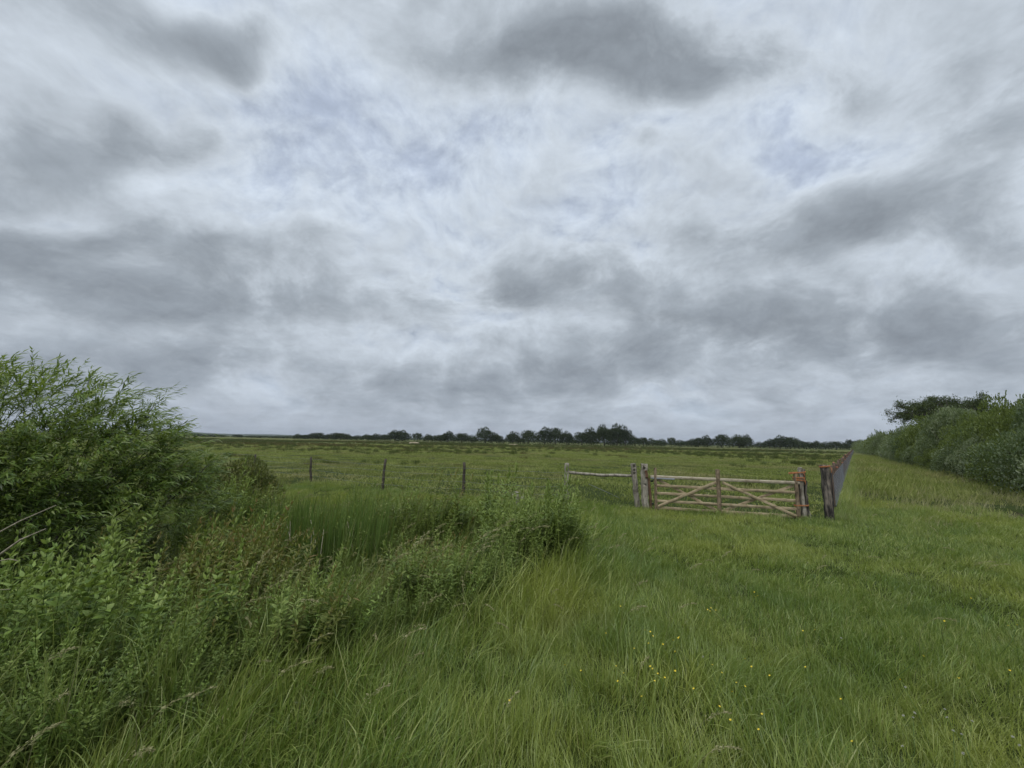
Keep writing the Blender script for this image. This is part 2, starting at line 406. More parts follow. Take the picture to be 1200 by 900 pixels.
def tuft(n, rad, h0, h1, w, mat, lean=.55, seg=4, wind=WIND, heads=0, name='tuft', tw=.6):
    g = Geo()
    a = rng.random(n) * 6.283; rr = rad * np.sqrt(rng.random(n))
    base = np.stack([rr * np.cos(a), rr * np.sin(a), np.full(n, -.02)], -1)
    h = h0 + (h1 - h0) * rng.random(n) ** 1.3
    blades(g, base, rng.random(n) * 6.283, h, np.abs(rng.normal(0, lean, n)), w * (.7 + .6 * rng.random(n)), seg, 2. + rng.random() * .5, tw, wind=wind)
    return g.mesh(name, mat)

def seed_stalk(h, mat, nspk=34, loose=.045, wind=.6):
    """flowering grass stalk with a nodding panicle"""
    g = Geo()
    ts = np.linspace(0, 1, 12); ang = wind * ts ** 2.2 * 1.9
    st = np.diff(ts, prepend=0) * h
    p = np.cumsum(np.stack([st * np.sin(ang), 0 * ts, st * np.cos(ang)], -1), 0)
    tube(g, p, np.linspace(.0018, .0009, 12), 3, .3, False)
    tv, tq = leaf_template(2, .17, .1)
    k = rng.random(nspk) ** .8 * .26 + .74
    pp = np.stack([np.interp(k, ts, p[:, q]) for q in range(3)], -1)
    T = np.stack([np.interp(k, ts, np.gradient(p[:, q])) for q in range(3)], -1)
    sp = .55 * loose * (1 - (k - .74) / .3)
    pp = pp + rng.standard_normal((nspk, 3)) * sp[:, None] * .45
    scatter(g, tv, tq, pp, frames(norm(T) + rng.standard_normal((nspk, 3)) * .35), .009 + .011 * rng.random(nspk), .3 + .7 * rng.random(nspk))
    return g.mesh('seed_stalk', mat)

near_t = [tuft(50, .17, .12, .34, .0056, m_grass, .75, wind=(.22 + .2 * rng.standard_normal(), .25 * rng.standard_normal())) for _ in range(10)] + [tuft(34, .12, .20, .46, .0062, m_grass, .8) for _ in range(3)] + [tuft(40, .14, .2, .40, .0052, m_grass, .5, wind=(.8, .1 * k)) for k in (-2, 1, 4)]
NSHORT = 4
near_t += [tuft(85, .17, .05, .17, .0042, m_grass, .8, 3, wind=(.2, .1 * k)) for k in (-2, 0, 2, 3)]
mid_t = [tuft(60, .30, .14, .34, .010, m_grass, .5, 3) for _ in range(6)]
mid_t += [tuft(100, .30, .05, .17, .007, m_grass, .8, 3, wind=(.2, .1 * k)) for k in (-2, 0, 2, 3)]
far_t = [tuft(90, .75, .12, .30, .020, m_field, .45, 2) for _ in range(6)]

def frustum_pts(r0_, r1_, dens, half=57, keep=None):
    area = R(2 * half) / 2 * (r1_ ** 2 - r0_ ** 2); n = int(area * dens)
    a = (rng.random(n) * 2 - 1) * R(half); r = np.sqrt(r0_ ** 2 + rng.random(n) * (r1_ ** 2 - r0_ ** 2))
    x = r * np.sin(a); y = r * np.cos(a)
    return x, y
FDIR = np.array([math.sin(R(40.4)), math.cos(R(40.4))])   # direction of the long fence and the hedge
HDIR = np.array([math.sin(R(39.0)), math.cos(R(39.0))])
HEDGE0 = np.array([18.4, 14.3])
def hedge_side(x, y):                                     # >0: beyond the hedge foot
    return (x - HEDGE0[0]) * HDIR[1] - (y - HEDGE0[1]) * HDIR[0]
def hole_d(x, y): return np.hypot((x - HOLE[0]) / 1.8, (y - HOLE[1]) / 1.1)
FENCE0 = np.array([8.72, 11.3])
def is_field(x, y):                                       # beyond the wire fence and gate, left of the long fence
    f = np.interp(x, [-30, -13.15, -4.8, 1.83, 4.2, 8.2, 9], [31, 21, 15.6, 13.5, 12.7, 11.6, 11.3])
    side = (x - FENCE0[0]) * FDIR[1] - (y - FENCE0[1]) * FDIR[0]
    return (y > f) & (side < 0)

_hash = np.random.default_rng(3).random((256, 256))
def vnoise(x, y):
    xi = np.floor(x).astype(int); yi = np.floor(y).astype(int); fx = x - xi; fy = y - yi
    fx = fx * fx * (3 - 2 * fx); fy = fy * fy * (3 - 2 * fy); H = lambda u, v: _hash[u & 255, v & 255]
    return (H(xi, yi) * (1 - fx) + H(xi + 1, yi) * fx) * (1 - fy) + (H(xi, yi + 1) * (1 - fx) + H(xi + 1, yi + 1) * fx) * fy
def fine_noise(x, y, s, ph=0.):                           # about -1..1
    x = np.asarray(x, float) * s * .5 + 17.3 * ph + 50; y = np.asarray(y, float) * s * .5 - 9.1 * ph + 50
    x, y = x * .8 - y * .6, x * .6 + y * .8
    return (vnoise(x, y) + .5 * vnoise(2.1 * x + 9, 2.1 * y) + .25 * vnoise(4.3 * x, 4.3 * y + 5) - .875) * 1.9

# near verge grass
def verge(r0_, r1_, dens, protos, name, smin, smax, label):
    x, y = frustum_pts(r0_, r1_, dens, 60)
    k = (poly_dist(x, y) > -.1) & (hole_d(x, y) > .95) & ~is_field(x, y) & (hedge_side(x, y) < 1.)
    x, y = x[k], y[k]; n = len(x)
    s = smin + (smax - smin) * rng.random(n)
    s *= 1 + .30 * fine_noise(x, y, 1.1) + .22 * fine_noise(x, y, 3.7, 2.) + .15 * rng.standard_normal(n) + (rng.random(n) < .05) * .35
    d = poly_dist(x, y); s *= 1 + .22 * (1 - sstep(d, .0, .9))      # ranker grass against the ditch
    s *= 1 - .42 * sstep(x - .12 * y, .6, 3.2) * (1 - sstep(y, 13, 20))         # shorter towards the right
    s *= 1 - .3 * (1 - sstep(np.hypot(x - 7.6, (y - 11.2) * 1.2), .6, 2.2))   # trodden in front of the gate
    s *= np.where((x < 1.2) & (y > 8.2), .58, 1)
    gd = np.abs((x - 4.46) * .2575 + (y - 12.57) * .9663); gi = (x > 4.2) & (x < 8.6); s *= np.where(gi, .42 + .58 * sstep(gd, .2, 2.2), 1); s *= np.where(gi & (gd < .55) & (rng.random(n) < .5), .3, 1)
    idx = rng.integers(0, len(protos) - (NSHORT if smin < .75 else 0), n)
    if smin < .75:
        sh = rng.random(n) < .72 * sstep(x - .12 * y + .5 * fine_noise(x, y, 1., 3.), .5, 2.0); idx = np.where(sh, len(protos) - 1 - rng.integers(0, NSHORT, n), idx); s = np.where(sh, np.maximum(s, .8) * 1.25, s)
    stuff(name, protos, np.stack([x, y, gz(x, y)], -1), 1.3 * fine_noise(x, y, .9, 5.) + rng.normal(0, .6, n), np.stack([s * .95, s * .95, s], -1), idx, label, 'grass', rng.normal(0, .22, (n, 2)))
verge(1.6, 7.5, 105, near_t, 'verge_grass', .7, 1.15, 'long green wind-blown grass in the foreground')
verge(7.3, 20, 34, mid_t, 'gateway_grass', .7, 1.1, 'green grass round the gate and along the track')
verge(19, 130, 3.2, far_t, 'track_grass', .8, 1.3, 'pale green grass along the track beside the fence')
# seed heads among the grass
sd_t = [seed_stalk(h, m_seed, 70, l, wi) for h, l, wi in ((.62, .05, .7), (.55, .03, .9), (.70, .06, .6), (.5, .02, 1.05), (.66, .035, .8))]
x, y = frustum_pts(1.8, 14, 5.0, 58); pd = poly_dist(x, y)
k = (hole_d(x, y) > 1) & ~is_field(x, y) & ((rng.random(len(x)) < .36) | (pd < .9) & (rng.random(len(x)) < .9)) & (rng.random(len(x)) < np.where(x > 1.8, .35, 1)); x, y = x[k], y[k]; n = len(x)
stuff('seeding_grass', sd_t, np.stack([x, y, gz(x, y) + .06], -1), rng.normal(-.1, .6, n), .75 + .4 * rng.random(n), rng.integers(0, 5, n), 'nodding tan seed heads of grass standing in the green grass', 'grass')

ff = [tuft(40, .22, .25, .62, .008, m_grass, .5, 4) for _ in range(3)] + [tuft(30, .2, .3, .6, .006, m_seed, .5, 4)]
q = rng.random(620) ** 1.6 * 90; off = rng.normal(.28, .16, 620); x = FENCE0[0] + FDIR[0] * q + FDIR[1] * off; y = FENCE0[1] + FDIR[1] * q - FDIR[0] * off; n = len(x)
stuff('fence_foot_grass', ff, np.stack([x, y, gz(x, y)], -1), rng.normal(0, .7, n), (.6 + .55 * rng.random(n)) * np.interp(q, [0, 3, 90], [.6, 1, 1.2]), rng.integers(0, 4, n), 'long uncut grass along the foot of the netting fence', 'grass')
tsd = [tuft(26, .4, .25, .50, .008, m_seed, .45, 3) for _ in range(3)]
x, y = frustum_pts(8, 110, 1.3, 58); k = (hole_d(x, y) > 1) & ~is_field(x, y) & (hedge_side(x, y) < .5) & (x > .45 * y) & (fine_noise(x, y, .45, 1.) + .35 * rng.standard_normal(len(x)) > np.interp(y, [6, 14], [.35, -.15])); x, y = x[k], y[k]; n = len(x)
s = (.6 + .5 * rng.random(n)) * np.interp(y, [6, 16], [.55, 1.])
stuff('track_seed_heads', tsd, np.stack([x, y, gz(x, y)], -1), rng.normal(0, .6, n), np.stack([s * 1.3, s * 1.3, s], -1), rng.integers(0, 3, n), 'pale tan flowering grass over the track beside the long fence', 'grass')
# field grass behind the fence, then rushes
field_t = [tuft(70, .5, .08, .22, .014, m_field, .5, 2) for _ in range(5)]
x, y = frustum_pts(10, 150, 2.2, 57); k = is_field(x, y) & (rng.random(len(x)) < np.interp(np.hypot(x, y), [10, 45, 90, 150], [1, 1, .5, .15])); x, y = x[k], y[k]; n = len(x)
s = (.7 + .6 * rng.random(n)) * (1 + .35 * fine_noise(x, y, .5)) * np.interp(np.hypot(x, y), [10, 25, 150], [1.15, 1.4, 1.6])
stuff('field_grass', field_t, np.stack([x, y, gz(x, y)], -1), rng.random(n) * 6.28, np.stack([s * 1.15, s * 1.15, np.minimum(s * .62, .85)], -1), rng.integers(0, 5, n), 'short grazed grass of the open field behind the fence', 'grass')
rush_t = [tuft(80, .28, .35, .62, .012, m_rush, .35, 2, (.1, 0)) for _ in range(4)] + [tuft(80, .35, .3, .55, .014, m_brown, .45, 2, (.1, 0)) for _ in range(3)]
x, y = frustum_pts(15, 250, .36, 56)
nz = fine_noise(x * .4, y * 1.0, .12, .7) + .45 * fine_noise(x, y, .35, 3.) + .35 * rng.standard_normal(len(x))
r_ = np.hypot(x, y)
thr = np.interp(r_, [17, 40, 80, 250], [.80, .52, .25, .15])
k = is_field(x, y) & (nz > thr) & (r_ < 240); x, y, nz, r_ = x[k], y[k], nz[k], r_[k]; n = len(x)
s = (.6 + .6 * rng.random(n)) * np.interp(r_, [17, 60, 250], [1.0, 1.15, 1.7])
brown = rng.random(n) < np.clip(.12 + .9 * sstep(fine_noise(x * .4, y, .06, 2.2), .0, .6), 0, 1)
stuff('field_rushes', rush_t, np.stack([x, y, gz(x, y)], -1), rng.random(n) * 6.28, np.stack([s * 1.3, s * 1.3, s * .8], -1), np.where(brown, rng.integers(4, 7, n), rng.integers(0, 4, n)), 'dark rush tussocks scattered in bands over the field', 'rushes')

# ------------------------------------------------------------------ plants
def crown(g, lobes, nleaf, L, wid, tmpl_seg=2, up=.35, inner=.25, rr=None, wind=(0, 0, 0), droop=.2):
    """leaves over the shells of overlapping lobes. lobes: list of (centre, radii)"""
    tv, tq = leaf_template(tmpl_seg, wid, droop)
    C_ = np.array([l[0] for l in lobes], float); A = np.array([l[1] for l in lobes], float)
    wgt = (A[:, 0] * A[:, 2]); k = rng.choice(len(lobes), nleaf, p=wgt / wgt.sum())
    d = norm(rng.standard_normal((nleaf, 3)))
    d[:, 2] = np.where(rng.random(nleaf) < .7, np.abs(d[:, 2]), d[:, 2])
    sh = np.where(rng.random(nleaf) < inner, rng.random(nleaf) ** .5 * .85, 1 + rng.normal(0, .07, nleaf))
    p = C_[k] + d * A[k] * sh[:, None]
    k2 = p[:, 2] > .02; p, d, k = p[k2], d[k2], k[k2]; n = len(p)
    X_ = norm(d + np.array([0, 0, up]) + rng.standard_normal((n, 3)) * .6 + np.array(wind))
    Z_ = d + np.array([0, 0, .8]) + rng.standard_normal((n, 3)) * .5
    lr = rng.random(len(lobes))
    r = np.clip(.6 * rng.random(n) + .4 * lr[k], 0, 1) if rr is None else rr(p, k)
    scatter(g, tv, tq, p, frames(X_, Z_), L * (.65 + .7 * rng.random(n)), r)

def dome_lobes(rx, ry, h, n, lr=(.28, .45), z0=.25, flat=.8, lq=(.62, .16)):
    out = []
    for i in range(n):
        a = 6.283 * (i * .618 + .1 * rng.random()); t = (i + .5) / n
        el = math.asin(min(1, t ** .9)) ; q = lq[0] + lq[1] * rng.random()
        c = np.array([rx * q * math.cos(el) * math.cos(a), ry * q * math.cos(el) * math.sin(a), h * (z0 + (1 - z0 - .2) * math.sin(el) * (.85 + .2 * rng.random()))])
        r = (lr[0] + (lr[1] - lr[0]) * rng.random())
        out.append((c, np.array([r * rx, r * ry, r * h * flat])))
    out.append((np.array([0, 0, h * .42]), np.array([rx * .62, ry * .62, h * .4])))
    return out

def sprays(g, lobes, n, L, nl, leafL, wid, wind=(.25, -.1, 0)):
    tv, tq = leaf_template(2, wid, .2); C_ = np.array([l[0] for l in lobes]); A = np.array([l[1] for l in lobes]); 
    k = rng.integers(0, len(lobes), n); d = norm(rng.standard_normal((n, 3))); d[:, 2] = np.abs(d[:, 2]); p0 = C_[k] + d * A[k] * .9
    dr = norm(d * .7 + np.array([0, 0, .7]) + np.array(wind) + .3 * rng.standard_normal((n, 3))); LL = L * (.5 + rng.random(n))
    t = np.linspace(.1, 1, nl); pp = (p0[:, None] + dr[:, None] * (LL[:, None] * t[None])[..., None]).reshape(-1, 3); X_ = np.repeat(dr, nl, 0) * .6 + .55 * rng.standard_normal((n * nl, 3))
    r = np.clip(np.repeat(rng.random(n), nl) * .5 + .5 * rng.random(n * nl), 0, 1)
    scatter(g, tv, tq, pp, frames(X_), leafL * (.6 + .6 * rng.random(n * nl)), r)

def copy_tree(o, parent=None):
    c = o.copy(); COL.objects.link(c)
    if parent: c.parent = parent
    for ch in list(o.children): copy_tree(ch, c)
    return c

def at(u, Y):                                           # ground point in the photo's column u at depth Y
    d = ray(u, 516.5 + (u - 600) * .0233); return np.array([d[0] / d[1] * Y, Y])

m_bark = wood_mat('bark', (.10, .085, .065), (.06, .05, .038), (.03, .025, .02), 6.)
m_dead = flat_mat('dead_stem', (.30, .265, .20), .8, .1, var=.3, scale=30)
m_fol_far = leaf_mat('far_tree_leaf', [(0., (.014, .024, .012)), (.5, (.028, .042, .017)), (1., (.055, .072, .026))], .1, .7, .1, inst=.3)
m_hedge = leaf_mat('sallow_leaf', [(0., (.040, .068, .024)), (.4, (.105, .142, .064)), (.72, (.23, .27, .155)), (1., (.42, .44, .33))], .32, .55, .3, inst=.12)
m_hedge_pale = leaf_mat('pale_sallow_leaf', [(0., (.045, .075, .028)), (.45, (.085, .125, .048)), (.75, (.16, .20, .11)), (1., (.30, .33, .23))], .25, .5, .35)
m_hedge_yel = leaf_mat('yellow_sallow_leaf', [(0., (.045, .07, .016)), (.5, (.115, .155, .034)), (1., (.21, .25, .08))], .25, .55, .25, inst=.12)
m_oak = leaf_mat('oak_leaf', [(0., (.018, .030, .012)), (.6, (.042, .062, .022)), (1., (.085, .11, .04))], .2, .55, .25)
m_willow = leaf_mat('willow_leaf', [(0., (.034, .060, .014)), (.4, (.085, .145, .026)), (.75, (.18, .250, .055)), (1., (.32, .37, .17))], .40, .42, .4)
m_round = leaf_mat('round_shrub_leaf', [(0., (.03, .037, .012)), (.5, (.08, .092, .028)), (.85, (.18, .185, .065)), (1., (.34, .33, .15))], .3, .55, .25)
m_nettle = leaf_mat('nettle_leaf', [(0., (.045, .078, .016)), (.4, (.11, .175, .036)), (.72, (.21, .30, .065)), (1., (.33, .41, .12))], .33, .5, .3, inst=.2)
m_mug = leaf_mat('mugwort_leaf', [(0., (.06, .09, .024)), (.4, (.13, .185, .045)), (.75, (.23, .30, .075)), (1., (.33, .38, .13))], .3, .55, .25, inst=.25)
m_herb = leaf_mat('willowherb_leaf', [(0., (.055, .08, .018)), (.45, (.13, .165, .036)), (.75, (.20, .21, .055)), (.92, (.20, .15, .055)), (1., (.21, .115, .048))], .3, .5, .3, inst=.1)
m_broad = leaf_mat('bramble_leaf', [(0., (.035, .06, .012)), (.45, (.09, .14, .028)), (.85, (.17, .22, .05)), (1., (.22, .22, .07))], .25, .45, .35, inst=.25)
m_sedge = leaf_mat('coarse_grass_blade', [(0., (.05, .082, .018)), (.4, (.13, .19, .042)), (.78, (.24, .28, .09)), (.93, (.28, .27, .14)), (1., (.40, .36, .23))], .3, .45, .3, inst=.3)
m_reed = leaf_mat('reed_blade', [(0., (.040, .075, .018)), (.5, (.085, .15, .036)), (1., (.17, .25, .07))], .3, .4, .35, inst=.2)

def herb(h, nst, spread, nodes, L, wid, mat, rtop=.25, per=3, lean=.12, wind=.18, bushy=0., taper=.55, droop=.25, elev=.55, name='herb'):
    """clump of leafy stems: per leaves at each node, smaller and brighter to the tip"""
    g = Geo(); tv, tq = leaf_template(3, wid, droop)
    for s in range(nst):
        a = rng.random() * 6.283; b0 = np.array([math.cos(a), math.sin(a), 0]) * spread * math.sqrt(rng.random()); b0[2] = -.03
        hh = h * (.72 + .36 * rng.random()); ln = np.array([math.cos(a) * lean + wind, math.sin(a) * lean, 0]) * (.6 + .8 * rng.random())
        ts = np.linspace(0, 1, 7); p = b0 + ts[:, None] * np.array([0, 0, hh]) + (ts ** 1.8)[:, None] * ln * hh
        tube(g, p, np.linspace(.0042, .0014, 7), 4, .15, False)
        k = nodes * per; t = np.repeat(np.linspace(.14, 1., nodes), per)
        pp = np.stack([np.interp(t, ts, p[:, q]) for q in range(3)], -1)
        az = np.tile(np.arange(per) * 6.283 / per, nodes) + np.repeat(np.arange(nodes) * 1.9, per) + rng.normal(0, .3, k)
        el = elev + .9 * sstep(t, .75, 1.) + rng.normal(0, .22, k)
        X_ = np.stack([np.cos(az) * np.cos(el) + wind * .8, np.sin(az) * np.cos(el), np.sin(el)], -1)
        if bushy: pp = pp + X_ * (bushy * rng.random(k) * (1 - .7 * t))[:, None]
        LL = L * (1 - taper * sstep(t, .55, 1.05)) * (.75 + .5 * rng.random(k))
        r = np.clip(.42 * rng.random(k) + .28 + rtop * sstep(t, .55, 1.) + .12 * rng.standard_normal(k), 0, 1)
        scatter(g, tv, tq, pp, frames(X_, np.array([0, 0, 1.]) + .4 * rng.standard_normal((k, 3))), LL, r)
    return g

def sedge(n, rad, h0, h1, w, mat, lean=.7, name='sedge', wind=(.35, -.05)):
    return tuft(n, rad, h0, h1, w, mat, lean, 6, wind, name=name, tw=.5)

# -- mass of ditch weeds (nobody could count it)
P_sedge = [sedge(60, .2, .55, 1.15, .009, m_sedge) for _ in range(4)]
P_mug = [herb(1.0, 4, .12, 22, .075, .17, m_mug, .28, 4, bushy=.10, wind=.12).mesh('mugwort', m_mug) for _ in range(4)]
P_net = [herb(.95, 5, .16, 19, .066, .18, m_nettle, .36, 4, wind=.14, lean=.2).mesh('nettle', m_nettle) for _ in range(3)]
P_wil = [herb(1.05, 7, .2, 20, .10, .13, m_herb, .38, 3, wind=.18).mesh('willowherb', m_herb) for _ in range(3)]
P_bro = [herb(.8, 9, .25, 18, .042, .22, m_broad, .2, 4, lean=.45, wind=.05, bushy=.10, taper=.4, droop=.45, elev=.3).mesh('bramble', m_broad) for _ in range(3)]
allp = P_sedge + P_mug + P_net + P_wil + P_bro
xs = rng.random(10500) * 15.5 - 13; ys = 2.2 + rng.random(10500) * 7.3
pd = poly_dist(xs, ys); k = (pd < -.02) & (np.abs(xs) < ys * 1.55 + .6); xs, ys, pd = xs[k], ys[k], pd[k]
dens_keep = rng.random(len(xs)) < np.where(ys < 5.5, .75, .62); xs, ys, pd = xs[dens_keep], ys[dens_keep], pd[dens_keep]
uu = 600 + 469 * xs / ys
k = ~((uu < 240) & (ys > 4.15) & (rng.random(len(xs)) < .88)) & ~((ys > 4.9) & (fine_noise(xs, ys, 2.2, 3.) < -.35) & (rng.random(len(xs)) < .8)); xs, ys, pd = xs[k], ys[k], pd[k]
n = len(xs); idx = np.zeros(n, int)
for q in range(n):
    x, y = xs[q], ys[q]; u = rng.random(); fn = fine_noise(x, y, 1.7, 1.)
    u_ = 600 + 469 * x / y
    if y < 3.5 and u_ < 210: kind = 'bro' if u < .34 else ('net' if u < .58 else ('mug' if u < .72 else 'sed'))
    elif u_ < 240 and y < 4.8: kind = 'net' if u < .42 else ('mug' if u < .58 else ('bro' if u < .7 else 'sed'))
    elif 205 < u_ < 375 and 4.2 < y < 6.2: kind = 'wil' if u < .45 else ('sed' if u < .8 else 'mug')
    elif 320 < u_ < 480 and y > 5.8: kind = 'sed' if u < .7 else 'mug'
    elif u_ > 545 and y > 5.2: kind = 'mug' if u < .68 else 'sed'
    elif 430 < u_ < 500 and 4.9 < y < 5.9: kind = 'wil' if u < .2 else ('sed' if u < .7 else 'mug')
    else: kind = 'sed' if u < .42 + .25 * fn else ('mug' if u < .8 else ('net' if u < .92 else 'wil'))
    lo, m_ = {'sed': (0, 4), 'mug': (4, 4), 'net': (8, 3), 'wil': (11, 3), 'bro': (14, 3)}[kind]
    idx[q] = lo + rng.integers(m_)
s = (.72 + .4 * rng.random(n)) * (.62 + .38 * sstep(-pd, 0, .7)) * (1 + .24 * fine_noise(xs, ys, 1.6, .4))
u_ = 600 + 469 * xs / ys; hollow = np.exp(-((u_ - 410) / 75) ** 4) * (1 - sstep(ys, 6.1, 6.6)) * sstep(ys, 3.9, 4.6)
s *= 1 - .55 * hollow
midl = np.exp(-((u_ - 520) / 60) ** 4) * sstep(ys, 4.8, 5.4) * (1 - sstep(ys, 7.2, 7.9)); s *= 1 - .25 * midl
s *= 1 - .32 * np.exp(-((u_ - 300) / 75) ** 4) * (1 - sstep(ys, 4.7, 5.0))
s *= 1 + .22 * rng.standard_normal(n)
s *= np.where(idx >= 14, 1.05, 1) * np.where(ys < 3.6, .92, 1)
stuff('ditch_weeds', allp, np.stack([xs, ys, gz(xs, ys)], -1), rng.normal(0, .9, n), s, idx, 'tangled tall weeds, coarse grass and nettles filling the ditch', 'weeds', rng.normal(0, .1, (n, 2)))
x, y = rng.random(420) * 14 - 12, 2.2 + rng.random(420) * 7; k = (poly_dist(x, y) < .1) & (y + .7 * x > 1.2) & (np.abs(x) < y * 1.4); x, y = x[k], y[k]; n = len(x)
stuff('ditch_seed_heads', sd_t, np.stack([x, y, gz(x, y) + .18], -1), rng.normal(-.1, .7, n), 1.05 + .5 * rng.random(n), rng.integers(0, 5, n), 'pale nodding grass seed heads rising out of the ditch weeds', 'grass')

# -- singled-out plants of the ditch
def plant(name, geo, mat, x, y, label, cat, group=None, part='foliage', dz=0.):
    t = empty(name, (x, y, float(gz(x, y)) + dz), label, cat, group); geo.obj(part, mat, t); return t
plant('mugwort_clump', herb(1.0, 30, .52, 28, .08, .16, m_mug, .30, 4, bushy=.10, wind=.12), m_mug, .25, 6.75, 'tallest pale green mugwort clump at the right end of the ditch weeds', 'weed clump')
plant('mugwort_clump', herb(.95, 16, .35, 24, .075, .17, m_mug, .2, 4, bushy=.10, wind=.15), m_mug, .85, 6.95, 'darker mugwort clump leaning over the mown grass at the ditch corner', 'weed clump')
plant('willowherb_clump', herb(1.18, 60, .72, 24, .115, .115, m_herb, .34, 3, wind=.16), m_herb, -3.35, 5.15, 'big rust-tipped willowherb clump in front of the reeds', 'weed clump')
plant('willowherb_clump', herb(.98, 16, .34, 20, .09, .13, m_herb, .22, 3, wind=.14), m_herb, -1.65, 5.55, 'small yellowish willowherb clump right of the reeds', 'weed clump')
for (u, y, h, ns, lb) in [(112, 3.25, 1.12, 5, 'bright green nettle below the bare pale branches'), (292, 3.75, .0, 0, ''), (96, 3.5, .95, 4, 'short nettle just behind the brightest nettle'), (283, 3.7, 1.0, 6, 'bright green nettle top in front of the dark willow base'), (472, 4.2, 0, 0, ''), (170, 3.35, .98, 5, 'nettle between the two brightest nettle tops')]:
    if not ns: continue
    x = at(u, y)[0] if u < 200 else (u - 600) / 469 * y
    plant('nettle', herb(h + .25, ns, .10, 20, .095, .22, m_nettle, .55, 4, wind=.08), m_nettle, x, y, lb, 'nettle')
for (u, y, h, lb) in [(455, 4.1, 1.0, 'bright green nettle left of the rust-tipped willowherb'), ]:
    x = (205 - 600) / 469 * y
    plant('nettle', herb(h + .15, 7, .16, 19, .085, .22, m_nettle, .5, 4, wind=.08), m_nettle, x, y, lb, 'nettle')
# reeds: upright blades and last year's bare stalks
for kk, (u, y, nb) in enumerate([(338, 7.2, 34), (362, 6.9, 40), (388, 6.7, 44), (412, 6.9, 40), (450, 6.85, 46), (430, 7.3, 36), (372, 7.6, 36), (310, 7.5, 30)]):
    x = (u - 600) / 469 * y; t = empty('reed_clump', (x, y, float(gz(x, y))),
        ['leftmost but one reed clump beside the rust-tipped willowherb', 'reed clump with pale dead stalks right of the willowherb', 'dark reed clump with several dead stalks in the ditch middle', 'reed clump left of the brightest reeds', 'brightest fan of broad reed blades at the right of the reeds', 'reed clump behind the brightest reeds', 'reed clump at the back of the reed bed', 'leftmost reed clump in front of the round shrub'][kk], 'reeds', 'reed clumps in the ditch')
    g = Geo(); a = rng.random(nb) * 6.283; rr = .26 * np.sqrt(rng.random(nb))
    blades(g, np.stack([rr * np.cos(a), rr * np.sin(a), 0 * a], -1), rng.random(nb) * 6.283, 1.15 + .32 * rng.random(nb) + (.12 if kk == 4 else 0), np.abs(rng.normal(0, .10, nb)), .020 + .012 * rng.random(nb), 5, 2.6, .8, wind=(.05, 0), r=np.clip(rng.random(nb) * .85 + (.35 if kk == 4 else .1), 0, 1))
    g.obj('blades', m_reed, t)
    if kk in (0, 1, 2, 4):
        for q in range({0: 1, 1: 2, 2: 3, 4: 1}[kk]):
            g = Geo(); p0 = np.array([rng.normal(0, .15), -.12 + rng.normal(0, .1), 0]); tube(g, [p0, p0 + (.03, 0, .5), p0 + (.05 + rng.normal(0, .1), 0, .85 + .3 * rng.random())], [.007, .006, .003], 5)
            g.obj('dead_stalk', m_dead, t)

